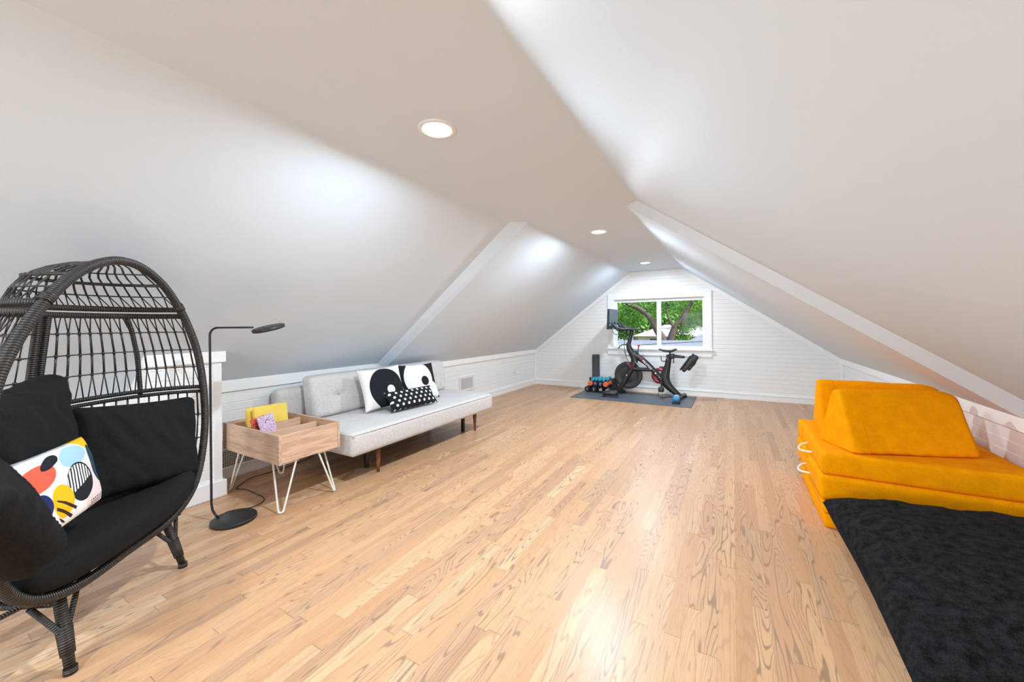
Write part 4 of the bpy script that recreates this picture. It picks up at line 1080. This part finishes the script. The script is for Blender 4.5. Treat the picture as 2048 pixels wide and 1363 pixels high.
def hip_house(name, label, x0, x1, y0, y1, ez, rz, ins, wallm, roofm, win=()):
    t = thing(name, label, 'house', ((x0+x1)/2, (y0+y1)/2, GZ))
    bm = BM(); box(bm, x0, x1, y0, y1, GZ, ez); w = finish(bm, 'wall', wallm, t)
    bm = BM(); e = .35; ym = (y0+y1)/2
    q = [bm.verts.new(p) for p in ((x0-e, y0-e, ez), (x1+e, y0-e, ez), (x1+e, y1+e, ez), (x0-e, y1+e, ez), (x0+ins, ym, rz), (x1-ins, ym, rz))]
    for f in ((0, 1, 5, 4), (2, 3, 4, 5), (0, 4, 3), (1, 2, 5), (0, 3, 2, 1)): bm.faces.new([q[i] for i in f])
    finish(bm, 'roof', roofm, t)
    for (a, b, c, d) in win:
        bm = BM(); box(bm, a, b, y0-.03, y0+.02, c, d); finish(bm, 'window_pane', M_DARKHOLE, t)
hip_house('neighbour_house', 'cream house with a pale lilac hipped roof seen through the left window pane', -6.3, -1.0, 30, 35, .20, 1.05, 1.6, M_HWALL, M_ROOF2, ((-5.4, -4.9, -.5, .0), (-4.2, -3.7, -.5, .0)))
hip_house('neighbour_house', 'grey roofed house at the lower right of the window view', -1.7, 5.5, 22, 28, .20, 1.9, 2.6, M_EXTW, M_ROOF, ())
def tree(name, label, trunks, crown, nleaf, lmat, ls, seed, base):
    rnd = random.Random(seed)
    t = thing(name, label, 'tree', base)
    bm = BM()
    for pts, r0, r1 in trunks:
        p = smooth_path(pts, 5); n = len(p); tube(bm, p, [r0+(r1-r0)*k/(n-1) for k in range(n)], 9)
    finish(bm, 'trunk', M_BARK, t)
    bm = BM(); cl = []
    for (c, rx, ry, rz, n) in crown:
        for _ in range(n):
            while True:
                v = Vector((rnd.uniform(-1, 1), rnd.uniform(-1, 1), rnd.uniform(-1, 1)))
                if v.length < 1: break
            cl.append((Vector((c[0]+v.x*rx, c[1]+v.y*ry, c[2]+v.z*rz)), rnd.uniform(.5, 1.1)))
    for k in range(nleaf):
        c, cr_ = cl[k % len(cl)]
        p = c + Vector((rnd.gauss(0, 1), rnd.gauss(0, 1), rnd.gauss(0, .7)))*ls*3.3*cr_
        a = Vector((rnd.gauss(0, 1), rnd.gauss(0, 1), rnd.gauss(0, 1))).normalized(); b = a.orthogonal().normalized(); s = ls*rnd.uniform(.6, 1.2)
        bm.faces.new([bm.verts.new(q) for q in (p-a*s, p+b*s*.45, p+a*s, p-b*s*.45)])
    finish(bm, 'foliage', lmat, t)
    return t
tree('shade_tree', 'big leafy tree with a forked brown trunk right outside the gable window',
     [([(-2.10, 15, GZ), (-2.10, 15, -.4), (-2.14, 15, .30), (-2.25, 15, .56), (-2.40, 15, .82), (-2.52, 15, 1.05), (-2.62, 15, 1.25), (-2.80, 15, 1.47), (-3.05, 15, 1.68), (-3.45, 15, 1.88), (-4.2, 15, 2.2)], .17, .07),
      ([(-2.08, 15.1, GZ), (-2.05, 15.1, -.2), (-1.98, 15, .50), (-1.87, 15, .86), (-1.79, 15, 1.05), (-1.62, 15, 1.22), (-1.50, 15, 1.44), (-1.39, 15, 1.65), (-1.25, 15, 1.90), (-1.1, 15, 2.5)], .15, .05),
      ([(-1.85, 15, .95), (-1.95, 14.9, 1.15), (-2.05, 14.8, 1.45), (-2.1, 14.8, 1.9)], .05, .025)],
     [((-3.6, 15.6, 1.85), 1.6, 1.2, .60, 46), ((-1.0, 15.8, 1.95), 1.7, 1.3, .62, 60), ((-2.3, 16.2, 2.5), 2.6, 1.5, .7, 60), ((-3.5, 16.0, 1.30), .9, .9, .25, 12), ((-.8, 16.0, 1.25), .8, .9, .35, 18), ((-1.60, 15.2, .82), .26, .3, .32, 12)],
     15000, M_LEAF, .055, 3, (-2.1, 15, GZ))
tree('background_tree', 'pale green trees far behind the neighbouring houses',
     [([(-9, 42, GZ), (-9, 42, 1), (-8.8, 42, 3)], .3, .15)],
     [((-12, 44, 2.0), 6, 3, 2.6, 90), ((-3, 46, 2.2), 7, 3, 2.8, 120), ((-6, 50, 5.0), 12, 3, 2.6, 90)], 19000, M_LEAF2, .32, 5, (-9, 42, GZ))
for k, (p, q, sg) in enumerate((((-6, 14, .90), (3, 14.3, 1.16), .05), ((-4.3, 8.2, .504), (2, 8.2, .967), .01), ((-4.3, 8.35, .66), (2, 8.35, .46), .02))):
    bm = BM(); tube(bm, [Vector(p).lerp(Vector(q), i/16)-Vector((0, 0, sg*4*(i/16)*(1-i/16))) for i in range(17)], .006, 5)
    tag(finish(bm, 'overhead_cable', M_DKRUB), ['upper thin overhead cable crossing the window view below mid height', 'low overhead cable rising to the right just above the garage roof', 'low overhead cable sloping down to the right across the garage roof'][k], 'cable', 'overhead cables outside the window')
